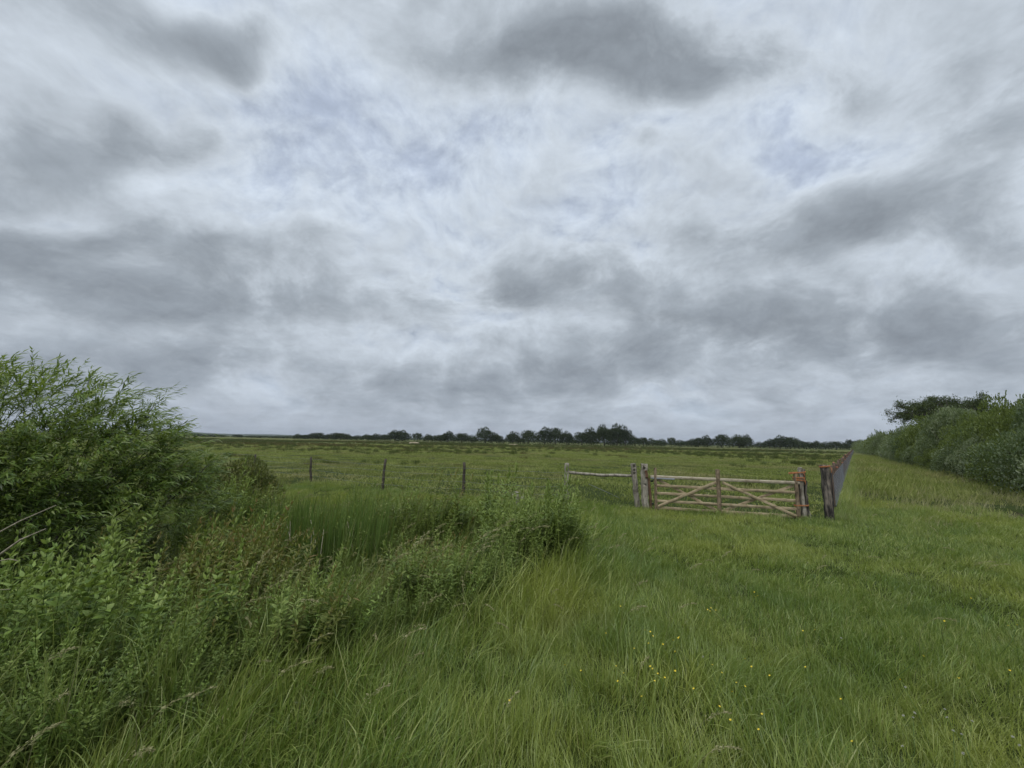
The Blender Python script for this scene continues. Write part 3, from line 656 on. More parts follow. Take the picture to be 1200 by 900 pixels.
# -- the big willow bush
def willow(x0, y0, label):
    t = empty('willow_bush', (x0, y0, float(gz(x0, y0))), label, 'willow')
    zb = float(gz(x0, y0))
    tv, tq = leaf_template(3, .082, .22, .02)
    gs = Geo(); gl = Geo()
    # envelope of the crown: shoots start on inner shell and run outwards, blown to the right
    def shoot(p0, d0, L, nl, leafL, bright, thick=.004, sag=.25):
        ts = np.linspace(0, 1, 6)
        p = p0 + d0 * (L * ts)[:, None] + np.array([.22, -.02, -sag * .5]) * (L * ts ** 2)[:, None]
        if thick > .003: tube(gs, p, np.linspace(thick, .0012, 6), 4, .5, False)
        t_ = .12 + .88 * (np.arange(nl) + rng.random(nl) * .6) / nl; t_ = np.minimum(t_, 1)
        pp = np.stack([np.interp(t_, ts, p[:, q]) for q in range(3)], -1)
        T = norm(np.stack([np.interp(t_, ts, np.gradient(p[:, q])) for q in range(3)], -1))
        N1 = norm(np.cross(T, rng.standard_normal(3) + np.array([0, .3, 1.])))
        N2 = np.cross(T, N1)
        az = np.arange(nl) * 2.4 + rng.normal(0, .3, nl)
        out = N1 * np.cos(az)[:, None] + N2 * np.sin(az)[:, None]
        X_ = T * .75 + out * (.75 - .45 * t_)[:, None] + np.array([.28, -.02, -.12])
        r = np.clip(bright + .30 * rng.standard_normal(nl) * .7 + .2 * (t_ - .5), 0, 1)
        scatter(gl, tv, tq, pp, frames(X_, np.array([0, -.2, 1.]) + .5 * rng.standard_normal((nl, 3))), leafL * (.7 + .5 * rng.random(nl)) * (1 - .35 * t_ ** 3), r)
    lob = [((-.1, 0, 2.0), (2.0, 1.9, 1.3)), ((1.0, .1, 1.6), (1.2, 1.5, 1.05)), ((-1.4, -.2, 2.25), (2.0, 1.8, 1.35)), ((.4, -.9, 1.2), (1.4, 1.1, 1.0)), ((1.6, .3, 1.15), (.75, 1.1, .8)), ((-.6, -1.1, 1.1), (1.9, 1.0, 1.1)), ((.9, -.7, .8), (1.2, .9, .75))]
    C_ = np.array([l[0] for l in lob]); A = np.array([l[1] for l in lob])
    for i in range(2350):
        k = rng.choice(len(lob), p=[.2, .16, .16, .16, .08, .13, .11]); d = norm(rng.standard_normal(3)); 
        if rng.random() < .6: d[1] = -abs(d[1])
        if d[2] < -.3: d[2] = -d[2]
        p0 = C_[k] + A[k] * d * (.62 + .36 * rng.random())
        if p0[2] < .15 or p0[2] > 3.2: continue
        d0 = norm(d * np.array([.8, .8, .5]) + np.array([.25, -.05, .45]) + .35 * rng.standard_normal(3))
        shoot(p0, d0, .32 + .22 * rng.random(), 17, .130, .25 + .42 * rng.random() + .12 * (p0[2] > 1.9), 0 if rng.random() < .6 else .0035)
    # long top sprays against the sky
    tops = [(-1.9, -.2, 2.45), (-1.5, .1, 2.5), (-1.1, -.1, 2.5), (-.7, .2, 2.45), (-.3, -.2, 2.45), (.05, .1, 2.4), (.4, -.1, 2.3), (.8, .1, 2.1), (1.2, 0, 1.9), (1.5, .1, 1.75), (1.8, 0, 1.55), (2.1, .2, 1.35), (-.1, .4, 2.5), (.6, .4, 2.2), (1.0, .3, 2.05), (-2.3, 0, 2.5), (-2.6, .2, 2.5), (2.4, .2, 1.2)]
    for (a, b_, c) in tops:
        for q in range(6):
            p0 = np.array([a - .1, b_, c + .24 * (1 if a < 1.4 else .8)]) + rng.normal(0, .16, 3) - np.array([.1, 0, .35])
            d0 = norm(np.array([.55 + rng.normal(0, .2), rng.normal(0, .25), 1. + rng.normal(0, .25)]))
            shoot(p0, d0, .45 + .38 * rng.random(), 24, .105, .42, .0045, .15)
    for q in range(26):
        a = rng.random() * 6.283; rr = .5 * rng.random(); e = np.array([rng.normal(-.1, .8), .3 + abs(rng.normal(0, .6)), 1.6 + .6 * rng.random()])
        p0 = np.array([rr * math.cos(a), rr * math.sin(a), -.1]); ts = np.linspace(0, 1, 7)[:, None]
        tube(gs, p0 + (e - p0) * ts + np.array([0, 0, .25]) * np.sin(ts * np.pi), np.linspace(.018, .005, 7), 5)
    # hanging spray at lower front
    # main arms that carry the two plumes on the right
    for pl in ([(.9, 0, 1.8), (1.35, .1, 2.4), (1.6, .1, 2.85)], [(1.2, .1, 1.6), (1.75, .1, 2.0), (2.05, .1, 2.35)], [(2.0, .2, 1.4), (2.3, .2, 1.7), (2.5, .2, 1.95)]):
        p = np.array(pl); tube(gs, p, [.012, .008, .004], 5)
        for q in range(26):
            t_ = .35 + .65 * rng.random(); p0 = np.array([np.interp(t_ * 2, [0, 1, 2], p[:, w]) for w in range(3)])
            shoot(p0, norm(p[2] - p[1] + rng.normal(0, .32, 3)), (.28 + .22 * rng.random()) * (.7 if pl[0][0] == 2.0 else 1), 16, .095, .40, .003, .1)
    gs.obj('branches', m_bark, t); gl.obj('foliage', m_willow, t)
    return t
willow(-7.2, 6.2, 'large wind-blown willow bush with long narrow leaves at left')

def shrub(name, x, y, rx, h, nl, L, wid, mat, label, cat, nlob=16, group=None, stems=6, seed_r=None, up=.45):
    t = empty(name, (x, y, float(gz(x, y))), label, cat, group)
    g = Geo(); crown(g, dome_lobes(rx, rx, h, nlob), nl, L, wid, 2, up, .3, seed_r); g.obj('foliage', mat, t)
    g = Geo()
    for q in range(stems):
        a = rng.random() * 6.283; e = np.array([math.cos(a) * rx * .5, math.sin(a) * rx * .5, h * .6])
        tube(g, [(.08 * math.cos(a), .08 * math.sin(a), -.05), e * (.4, .4, .5), e], [h * .012, h * .009, h * .004], 5)
    g.obj('stem', m_bark, t); return t
shrub('round_shrub', -7.55, 11.3, 1.0, 1.16, 15000, .068, .22, m_round, 'low round shrub with pale tips standing in front of the wire fence', 'shrub', 22, up=.9)
shrub('round_shrub', -9.7, 11.9, .75, 1.2, 7000, .068, .22, m_round, 'pale yellow-green shrub half hidden behind the right end of the willow', 'shrub', 16, up=.9)

# -- dead branches and stump
def dead(pts, rads, label, twigs=()):
    t = empty('dead_branch', tuple(pts[0]), label, 'dead branch'); p = np.array(pts) - np.array(pts[0])
    g = Geo(); tube(g, p, rads, 6, jit=.08); g.obj('stem', m_dead, t)
    for tw in twigs:
        g = Geo(); tube(g, np.array(tw) - np.array(pts[0]), np.linspace(.0045, .002, len(tw)), 5); g.obj('twig', m_dead, t)
dead([(-4.55, 2.95, .55), (-4.0, 3.0, .90), (-3.72, 3.02, 1.06), (-3.55, 3.05, 1.22), (-3.38, 3.05, 1.30)], [.010, .009, .008, .006, .003], 'thick pale bare branch rising out of the weeds at the left edge', [[(-3.72, 3.02, 1.06), (-3.55, 3.0, 1.10), (-3.48, 3.0, 1.09)], [(-4.0, 3.0, .9), (-3.75, 3.0, .88), (-3.5, 3.0, .90)]])
dead([(-4.7, 3.1, .72), (-4.05, 3.15, 1.12), (-3.75, 3.2, 1.32), (-3.5, 3.2, 1.44)], [.007, .006, .005, .0025], 'thin brown bare branch above the thick pale one at left', [[(-3.95, 3.15, 1.18), (-3.93, 3.12, 1.0), (-3.96, 3.1, .9)]])
g = Geo(); t = empty('tree_stump', (.13, 8.35, float(gz(.13, 8.35)) + .18), 'pale broken stump sticking up behind the ditch weeds', 'stump')
tube(g, [(0, 0, -.1), (.01, 0, .4), (-.03, 0, .7), (-.02, 0, .80)], [.10, .09, .085, .06], 9, jit=.12); tube(g, [(.03, 0, .45), (.10, .02, .66), (.17, .02, .70)], [.06, .055, .035], 7, jit=.1)
m_pale = wood_mat('pale_wood', (.32, .30, .25), (.24, .22, .175), (.13, .11, .085), 10., moss=.4)
g.obj('wood', m_pale, t)

# ------------------------------------------------------------------ fences and gate
m_oldpost = wood_mat('weathered_post', (.40, .37, .31), (.26, .235, .19), (.075, .062, .048), 9., (1, 1, .13), .35)
m_stake = wood_mat('dark_stake', (.12, .105, .085), (.07, .06, .048), (.03, .025, .02), 12., (1, 1, .2))
m_gate = wood_mat('gate_timber', (.46, .38, .25), (.36, .285, .18), (.16, .12, .08), 7., (.35, .35, .9), .25)
m_gatetop = wood_mat('lit_top_rail', (.48, .43, .33), (.38, .33, .24), (.20, .16, .11), 7., (.3, .3, 1), .1)  # paler than the other bars: light from above is put into its colour
m_stile = wood_mat('gate_stile_timber', (.31, .24, .165), (.21, .16, .105), (.07, .05, .034), 9., (1, 1, .15), .2)
m_redwood = wood_mat('reddish_plank', (.19, .115, .075), (.13, .075, .05), (.06, .038, .028), 10., (1, 1, .15))
m_tar = wood_mat('tarred_timber', (.26, .22, .18), (.055, .05, .045), (.022, .020, .019), 6., (1, 1, .16), 0, .6)
m_fpost = wood_mat('brown_fence_post', (.20, .145, .11), (.12, .088, .068), (.05, .035, .027), 9., (1, 1, .15))
m_wire = flat_mat('galvanised_wire', (.24, .25, .27), .5, .4, .3, .2, 8)
m_net = flat_mat('grey_netting_wire', (.19, .20, .22), .6, .4, .2, .25, 3)
m_orange = flat_mat('orange_rope', (.40, .165, .07), .7, .2, 0, .3, 60)
m_ins = flat_mat('orange_plastic', (.34, .13, .075), .45, .4, 0, .2, 30)
m_black = flat_mat('black_iron', (.015, .015, .016), .5, .4, 0, .2, 30)

# wire fence on the left
wp = [(-13.15, 21.0, 1.10), (-8.93, 18.38, 1.12), (-4.79, 15.42, 1.20), (-1.63, 14.49, 1.23)]
O = np.array(wp[0][:2]); t = empty('wire_fence', (O[0], O[1], 0), 'wire fence on thin dark wooden posts crossing behind the ditch', 'fence')
line = [(-24., 27.5)] + [p[:2] for p in wp] + [(1.76, 13.42)]
for (x, y, h), lean in zip(wp, (-.01, -.06, .05, -.01)):
    g = Geo(); z = float(gz(x, y)); k = 7; zz = np.linspace(-.1, h, k)
    tube(g, np.stack([x - O[0] + lean * zz + rng.normal(0, .008, k), np.full(k, y - O[1]), zz + z], -1), np.linspace(.055, .046, k), 8, jit=.05)
    g.obj('post', m_stake, t)
for zw in (.30, .55, .80, 1.02):
    g = Geo(); pts = []
    for a, c in zip(line[:-1], line[1:]):
        for q in np.linspace(0, 1, 7)[:-1]:
            x = a[0] + (c[0] - a[0]) * q; y = a[1] + (c[1] - a[1]) * q
            pts.append((x - O[0], y - O[1] - .05, zw - .025 * math.sin(q * math.pi) + .01 * rng.standard_normal()))
    pts.append((line[-1][0] - O[0], line[-1][1] - O[1], zw)); tube(g, pts, .0026, 4); g.obj('wire', m_wire, t)

# mortised post with real holes
def post_geo(w, d, h, lean=(0, 0), jit=.006, top=1.):
    g = Geo(); beam(g, (0, 0, -.15), (lean[0], lean[1], h), w, d, (1, 0, 0), 12, jit, taper=top); return g
def cut_holes(o, holes, depth):
    cutters = []
    for (x, z, s) in holes:
        cg = Geo(); beam(cg, (x, -.5, z), (x, -.5 + depth, z), s, s * 1.15, (1, 0, 0), 2, 0); c = cg.obj('cutter', m_stake, None); cutters.append(c)
        c.matrix_world = o.matrix_world.copy() if o.parent is None else o.parent.matrix_world.copy()
        md = o.modifiers.new('b', 'BOOLEAN'); md.object = c; md.operation = 'DIFFERENCE'; md.solver = 'EXACT'
    bpy.context.view_layer.update()
    dg = bpy.context.evaluated_depsgraph_get(); nm = bpy.data.meshes.new_from_object(o.evaluated_get(dg))
    o.modifiers.clear(); o.data = nm
    for c in cutters: bpy.data.objects.remove(c, do_unlink=True)
RZ = math.atan2(-.97, 3.64)                               # the gate's line on the ground
def place(name, x, y, label, cat, rz=RZ): 
    t = empty(name, (x, y, float(gz(x, y))), label, cat, rz=rz); bpy.context.view_layer.update(); return t
t = place('rail_fence', 1.83, 13.4, 'short post and rail fence with one sagging weathered rail left of the gate', 'fence', 0.)
o = post_geo(.145, .13, 1.33, (.03, 0), .007, .93).obj('post', m_oldpost, t); cut_holes(o, [(.02, 1.16, .045)], .50)
o = post_geo(.15, .12, 1.36, (-.12, 0), .006, 1.02).obj('post', m_oldpost, t)
o.location = (2.31, -.05, 0); bpy.context.view_layer.update()
cg = []
for z in (1.26, 1.15, 1.05):
    c_ = Geo(); beam(c_, (-.105, -.5, z), (-.105, .02, z), .062, .072, (1, 0, 0), 2, 0); c = c_.obj('cutter', m_stake, None); c.matrix_world = o.matrix_world.copy(); cg.append(c)
    md = o.modifiers.new('b', 'BOOLEAN'); md.object = c; md.operation = 'DIFFERENCE'; md.solver = 'EXACT'
bpy.context.view_layer.update(); dg = bpy.context.evaluated_depsgraph_get(); o_m = bpy.data.meshes.new_from_object(o.evaluated_get(dg)); o.modifiers.clear(); o.data = o_m
for c in cg: bpy.data.objects.remove(c, do_unlink=True)
g = Geo(); ts = np.linspace(0, 1, 12)
tube(g, np.stack([.06 + ts * 2.12, .0 - ts * .05, 1.045 - .075 * ts - .045 * np.sin(ts * 3.14) + .008 * rng.standard_normal(12)], -1), .05 + .005 * rng.standard_normal(12), 8, jit=.05); g.obj('rail', m_oldpost, t)
g = Geo(); tube(g, [(.75, .05, .66), (1.15, .03, .50), (1.75, -.02, .24)], .006, 4); g.obj('wire', m_wire, t)

# gate posts
t = place('gate_post', 4.19, 12.72, 'thick pale weathered gate post on the hinge side of the gate', 'gate post')
o = post_geo(.20, .17, 1.42, (-.03, 0), .010, .95).obj('post', m_oldpost, t); cut_holes(o, [(-.02, 1.28, .055), (.0, .78, .03)], .50)
g = Geo(); beam(g, (.035, -.093, 1.22), (.045, -.097, .98), .075, .03, (1, 0, 0), 6, .006); g.obj('bark_patch', m_redwood, t)
g = Geo(); beam(g, (.155, .02, -.05), (.115, .02, .98), .075, .10, (1, 0, 0), 8, .005); g.obj('side_plank', m_redwood, t)
g = Geo(); beam(g, (.16, -.01, .90), (.24, -.01, .90), .03, .05, (0, 1, 0), 2, 0); g.obj('hinge', m_black, t)
g = Geo(); beam(g, (.16, -.01, .22), (.24, -.01, .22), .03, .05, (0, 1, 0), 2, 0); g.obj('hinge', m_black, t)
t = place('gate_post', 8.29, 11.60, 'split grey gate post with a dark strip on the latch side of the gate', 'gate post')
g = Geo(); beam(g, (-.03, 0, -.12), (-.035, 0, 1.40), .10, .15, (1, 0, 0), 12, .009, taper=.85); g.obj('post', m_oldpost, t)
g = Geo(); beam(g, (.062, .01, -.1), (.045, .01, 1.36), .06, .13, (1, 0, 0), 12, .010, taper=.8); g.obj('dark_strip', m_tar, t)
g = Geo(); beam(g, (.115, .02, -.1), (.085, .02, .62), .035, .10, (1, 0, 0), 8, .008, taper=.5); g.obj('pale_splinter', m_oldpost, t)
g = Geo(); beam(g, (-.135, .01, -.08), (-.125, .01, 1.12), .04, .07, (1, 0, 0), 8, .005); g.obj('side_plank', m_redwood, t)
t = place('gate_post', 8.74, 11.30, 'dark tarred square post standing alone at the start of the netting fence', 'gate post', -.3)
post_geo(.19, .17, 1.50, (-.02, 0), .007, .97).obj('post', m_tar, t)
g = Geo(); beam(g, (.10, -.06, .42), (.10, -.06, 1.32), .018, .018, (1, 0, 0), 4, .002); beam(g, (.07, -.07, .42), (.16, -.07, .41), .02, .025, (0, 1, 0), 2, 0); g.obj('iron_strap', m_black, t)
g = Geo(); beam(g, (.105, -.03, 1.17), (.105, -.03, 1.27), .04, .05, (1, 0, 0), 3, .002); g.obj('iron_bracket', m_black, t)

# the five bar gate
G0 = np.array([4.46, 12.57]); GW = 3.64 / math.cos(RZ)
t = place('field_gate', G0[0], G0[1], 'wide wooden five-bar field gate with crossed braces, shut', 'gate')
dzr = -.02                                                # the latch end hangs a little low
def gz_(x, z): return z + dzr * x / GW + .04
for z, hh in ((.715, .078), (.485, .078), (.26, .078), (.055, .085)):
    g = Geo(); beam(g, (.0, 0, gz_(0, z)), (GW, 0, gz_(GW, z)), .028, hh, (0, 1, 0), 14, .003); g.obj('rail', m_gate, t)
g = Geo(); beam(g, (-.14, 0, gz_(0, .975)), (GW + .1, 0, gz_(GW, .975)), .075, .085, (0, 1, 0), 14, .003); g.obj('top_rail', m_gatetop, t)
for x, w, zt in ((.0, .080, 1.29), (GW * .466, .105, 1.30), (GW, .085, 1.27)):
    g = Geo(); beam(g, (x, -.003, -.02), (x, -.003, zt), w, .086, (1, 0, 0), 10, .003); g.obj('stile', m_stile, t)
xm = GW * .466
for (xa, za, xb, zb, sd_) in ((.06, .90, xm - .05, .07, .032), (.06, .10, xm - .06, .90, -.032), (xm + .10, .90, GW - .06, .07, -.032), (xm + .07, .07, GW - .06, .90, .032)):
    g = Geo(); beam(g, (xa, sd_, gz_(xa, za)), (xb, sd_, gz_(xb, zb)), .024, .075, (0, 1, 0), 10, .003); g.obj('brace', m_gate, t)
for x, zs in ((.0, (.975, .715, .485, .26, .055)), (GW * .466, (.975, .715, .485, .26, .055)), (GW, (.975, .715, .485, .26, .055))):
    for z in zs:
        g = Geo(); tube(g, [(x, -.045, gz_(x, z)), (x, -.056, gz_(x, z))], [.013, .010], 7); g.obj('bolt', m_black, t)
g = Geo(); beam(g, (-.14, -.045, gz_(0, .93)), (.55, -.045, gz_(.5, .93)), .006, .045, (0, 1, 0), 4, .001); g.obj('hinge_strap', m_wire, t)
# orange rope ties
def loop(g, cx_, cy_, rx, ry, z, turns=3, r=.009, tilt=.0):
    n = 22 * turns; a = np.linspace(0, 6.283 * turns, n)
    tube(g, np.stack([cx_ + rx * np.sign(np.cos(a)) * np.abs(np.cos(a)) ** .55, cy_ + ry * np.sign(np.sin(a)) * np.abs(np.sin(a)) ** .55, z + np.linspace(-.5, .5, n) * turns * r * 2.2 + tilt * np.cos(a)], -1), r, 5)
for zz, lb, cxx, rx, tl in ((1.26, 'topmost orange rope tie joining the gate stile to the split post', -.12, .20, .03), (1.12, 'middle orange rope tie of the upper three on the split post', -.09, .14, .0), (1.05, 'lowest of the three orange rope ties close together on the split post', -.08, .14, -.02), (.36, 'single low orange rope tie round the gate stile and split post', -.08, .17, .01)):
    t = place('rope_tie', 8.29, 11.60, lb, 'rope tie'); g = Geo(); loop(g, cxx, -.0, rx, .10, zz, 2, .009, tl); g.obj('rope', m_orange, t)
    if zz > .5:
        g = Geo(); p = np.array([cxx + rx * .6, -.11, zz]); tube(g, [p, p + (.02, -.02, -.05), p + (.0, -.02, -.11)], [.009, .008, .006], 5); g.obj('loose_end', m_orange, t)
t = place('rope_tie', 8.74, 11.30, 'orange rope wound round the top of the dark lone post', 'rope tie', -.3); g = Geo(); loop(g, -.018, 0,   .112, .102, 1.455, 2, .010, .012); g.obj('rope', m_orange, t)
g = Geo(); tube(g, [(.09, -.11, 1.44), (.10, -.12, 1.36), (.085, -.12, 1.29)], [.009, .008, .006], 5); g.obj('loose_end', m_orange, t)

# long netting fence
t = place('netting_fence', FENCE0[0], FENCE0[1], 'long fence of grey wire netting on brown posts running away beside the track', 'fence', 0.)
side = np.array([FDIR[1], -FDIR[0]])
g = Geo(); N0 = side * .16
def npos(s_, off=0.): p = N0 + FDIR * s_ + side * off; return p
for q, z in enumerate(np.linspace(.36, 1.20, 11)):
    ss = np.concatenate([np.linspace(.25, 60, 50), np.linspace(64, 240, 40)])
    tube(g, [(*npos(s_), z + .006 * math.sin(s_ * 1.3 + q)) for s_ in ss], .0022 if q not in (0, 10) else .0035, 4)
sv = np.concatenate([np.arange(.25, 12, .13), np.arange(12, 40, .4), np.arange(40, 120, 1.2), np.arange(120, 240, 4.)])
hw = np.where(sv < 40, .0014, np.where(sv < 120, .002, .006))
base = np.stack([N0[0] + FDIR[0] * sv, N0[1] + FDIR[1] * sv], -1); nv = len(sv)
cr = [(-1, -1), (1, -1), (1, 1), (-1, 1)]
vv = np.zeros((nv, 8, 3))
for ci_, (a, c_) in enumerate(cr):
    for lv, z in ((0, .36), (1, 1.20)):
        vv[:, ci_ + 4 * lv, :2] = base + FDIR * (hw * a)[:, None] + side * (hw * c_)[:, None]; vv[:, ci_ + 4 * lv, 2] = z
tq = np.array([(0, 1, 5, 4), (1, 2, 6, 5), (2, 3, 7, 6), (3, 0, 4, 7)])
g.add(vv.reshape(-1, 3), (tq[None] + (np.arange(nv) * 8)[:, None, None]).reshape(-1, 4)); g.obj('wire_netting', m_net, t)
pm = None
sp = list(np.arange(2.2, 150, 2.6)) + list(np.arange(152, 238, 4.0))
for q, s_ in enumerate(sp):
    x, y = FDIR * s_ + side * .04
    if q < 5:
        g = Geo(); beam(g, (0, 0, -.1), (rng.normal(0, .02), 0, 1.36), .10, .09, (*side, 0), 8, .008, taper=.9); pme = g.mesh('post', m_fpost)
        gi_ = Geo(); tube(gi_, [(0, 0, 1.30), (.01, 0, 1.40)], [.035, .028], 7); tube(gi_, [(*(side * .05), 1.22), (*(side * .13), 1.22)], [.028, .02], 6); ime = gi_.mesh('insulator', m_ins)
        pool = (pool if q else []) + [(pme, ime)]
    pme, ime = pool[q % 5]
    o = bpy.data.objects.new('post', pme); COL.objects.link(o); o.parent = t; o.location = (x, y, 0); o.scale = (1, 1, 1 + .04 * rng.standard_normal())
    if q < 30 and q % 3 == 1:
        i_ = bpy.data.objects.new('insulator', ime); COL.objects.link(i_); i_.parent = o

# ------------------------------------------------------------------ hedge of sallows and the oak
hv = []
for q in range(4):
    g = Geo(); lb_ = dome_lobes(1, 1, 1, 30, (.14, .33), .14, .78, (.55, .52)); sprays(g, lb_, 150, .12, 12, .036, .3); crown(g, lb_, 13500, .036, .3, 2, .4, .10, droop=.15); hv.append(g)
hm = [g.mesh('hedge_foliage', [m_hedge, m_hedge_yel, m_hedge, m_hedge_pale][q]) for q, g in enumerate(hv)]
hf = []
for q in range(3):
    g = Geo(); lb_ = dome_lobes(1, 1, 1, 28, (.15, .34), .14, .75, (.55, .42)); sprays(g, lb_, 90, .12, 8, .06, .34); crown(g, lb_, 5600, .06, .34, 1, .4, .2); hf.append(g.mesh('hedge_foliage', [m_hedge, m_hedge_yel, m_hedge][q]))
gst = Geo()
for q in range(7):
    a = q * .9; gst_e = np.array([math.cos(a) * .55, math.sin(a) * .55, .62]); tube(gst, [(.05 * math.cos(a), .05 * math.sin(a), -.02), gst_e * (.45, .45, .5), gst_e], [.03, .02, .008], 5)
stem_me = gst.mesh('hedge_stem', m_bark)
def hshrub(s_, off, rx, h, me, label, group='shrubs of the hedge beside the track', rz=None):
    p = HEDGE0 + HDIR * s_ + np.array([HDIR[1], -HDIR[0]]) * off
    t = empty('hedge_shrub', (p[0], p[1], float(gz(p[0], p[1]))), label, 'shrub', group, rng.random() * 6.28 if rz is None else rz)
    t.scale = (rx, rx, h)
    for nm, m_ in (('foliage', me), ('stem', stem_me)):
        o = bpy.data.objects.new(nm, m_); COL.objects.link(o); o.parent = t
hshrub(5.6, 1.8, 2.2, 3.4, hm[3], 'nearest hedge shrub with the palest grey-green leaves at the right edge', None)
hshrub(9.5, 1.9, 2.0, 2.9, hm[1], 'low yellowish-green hedge shrub just left of the palest one', None)
hshrub(8.2, 5.0, 3.0, 4.3, hm[0], 'tall dark hedge shrub rising behind the palest one', None)
hshrub(1.5, 2.8, 2.4, 3.8, hm[0], 'hedge shrub cut by the right edge of the photo', None)
s_ = 10.8; q = 0
while s_ < 60:
    hshrub(s_, 3.1 + rng.normal(0, .7), 1.9 + 1.0 * rng.random(), float(np.interp(s_, [10, 24, 40, 60], [4.3, 4.8, 5.4, 4.8])) + .55 * rng.standard_normal(), hm[rng.integers(4)], 'dense rounded grey-green shrub in the middle of the hedge under the oak')
    if q % 2: hshrub(s_ + 1.4, 1.3 + .5 * rng.random(), 1.3 + .8 * rng.random(), 1.9 + 1.5 * rng.random(), hm[rng.integers(4)], 'low shrub at the grassy foot of the hedge', 'low shrubs at the hedge foot')
    s_ += 2.6 + .9 * rng.random(); q += 1
while s_ < 230:
    hshrub(s_, 3.0 + rng.normal(0, .6), 2.3 + 1.2 * rng.random(), 4.9 + .8 * rng.standard_normal(), hf[q % 3], 'small far shrub near the vanishing end of the hedge', 'far shrubs of the hedge'); s_ += 4.2; q += 1

def limb(g, tips, p, d, L, r, depth):
    k = 5; ts = np.linspace(0, 1, k); bend = rng.normal(0, .25, 3)
    pts = p + d * (L * ts)[:, None] + bend * (L * .5 * ts ** 2)[:, None]
    tube(g, pts, np.linspace(r, r * .6, k), 6 if depth > 1 else 4, cap=False)
    e = pts[-1]
    if depth == 0: tips.append(e); tips.append(pts[3]); return
    if depth <= 1: tips.append(e)
    for q in range(3 if depth > 1 else 3):
        d2 = norm(d * .65 + rng.standard_normal(3) * .55 * np.array([1, 1, .55]) + np.array([0, 0, .12])); limb(g, tips, e if q else pts[3], d2, L * (.62 + .2 * rng.random()), r * .58, depth - 1)
ox, oy = at(1108, 73.)
t = empty('oak_tree', (ox, oy, 0), 'dark open-crowned oak rising above the hedge', 'tree')
g = Geo(); tips = []
tube(g, [(0, 0, -.2), (.05, 0, 1.2), (0, 0, 2.6)], [.34, .26, .24], 9)
for a in np.arange(7) * .9:
    limb(g, tips, np.array([0, 0, 2.5]), norm(np.array([math.cos(a) * .95, math.sin(a) * .95, .62 + .3 * rng.random()])), 1.75, .13, 3)
for dd in ((.1, 0, 1.), (.5, .2, 1.), (-.5, -.2, 1.), (-.2, .5, .9), (.6, -.4, .8)): limb(g, tips, np.array([0, 0, 2.6]), norm(np.array(dd)), 1.45, .13, 3)
g.obj('trunk', m_bark, t)
tips = np.array(tips)
sx = 6.6 / np.percentile(np.hypot(tips[:, 0], tips[:, 1]), 96); sz = 11.2 / np.percentile(tips[:, 2], 98)
for ch in t.children:                                   # the limbs at the oak's real size
    co = np.empty(len(ch.data.vertices) * 3, np.float32); ch.data.vertices.foreach_get('co', co); co = co.reshape(-1, 3) * np.array([sx, sx, sz], np.float32); ch.data.vertices.foreach_set('co', co.ravel()); ch.data.update()
tips = tips * np.array([sx, sx, sz]); g = Geo()
tips = tips[rng.random(len(tips)) < .42]
d = norm(rng.standard_normal((74, 3))); d[:, 2] = np.abs(d[:, 2]); q = .72 + .28 * rng.random((74, 1)) ** .7
dome = np.array([.2, 0, 6.2]) + d * np.array([7.0, 5.8, 5.2]) * q
cl = np.concatenate([tips, dome]); per = 46
pp = np.repeat(cl, per, 0) + rng.standard_normal((len(cl) * per, 3)) * np.array([.36, .36, .28]) * np.repeat(.6 + .7 * rng.random((len(cl), 1)), per, 0)
tv, tq = leaf_template(1, .34, .1)
scatter(g, tv, tq, pp, frames(rng.standard_normal((len(pp), 3))), .30 + .16 * rng.random(len(pp)), rng.random(len(pp))); g.obj('crown', m_oak, t)

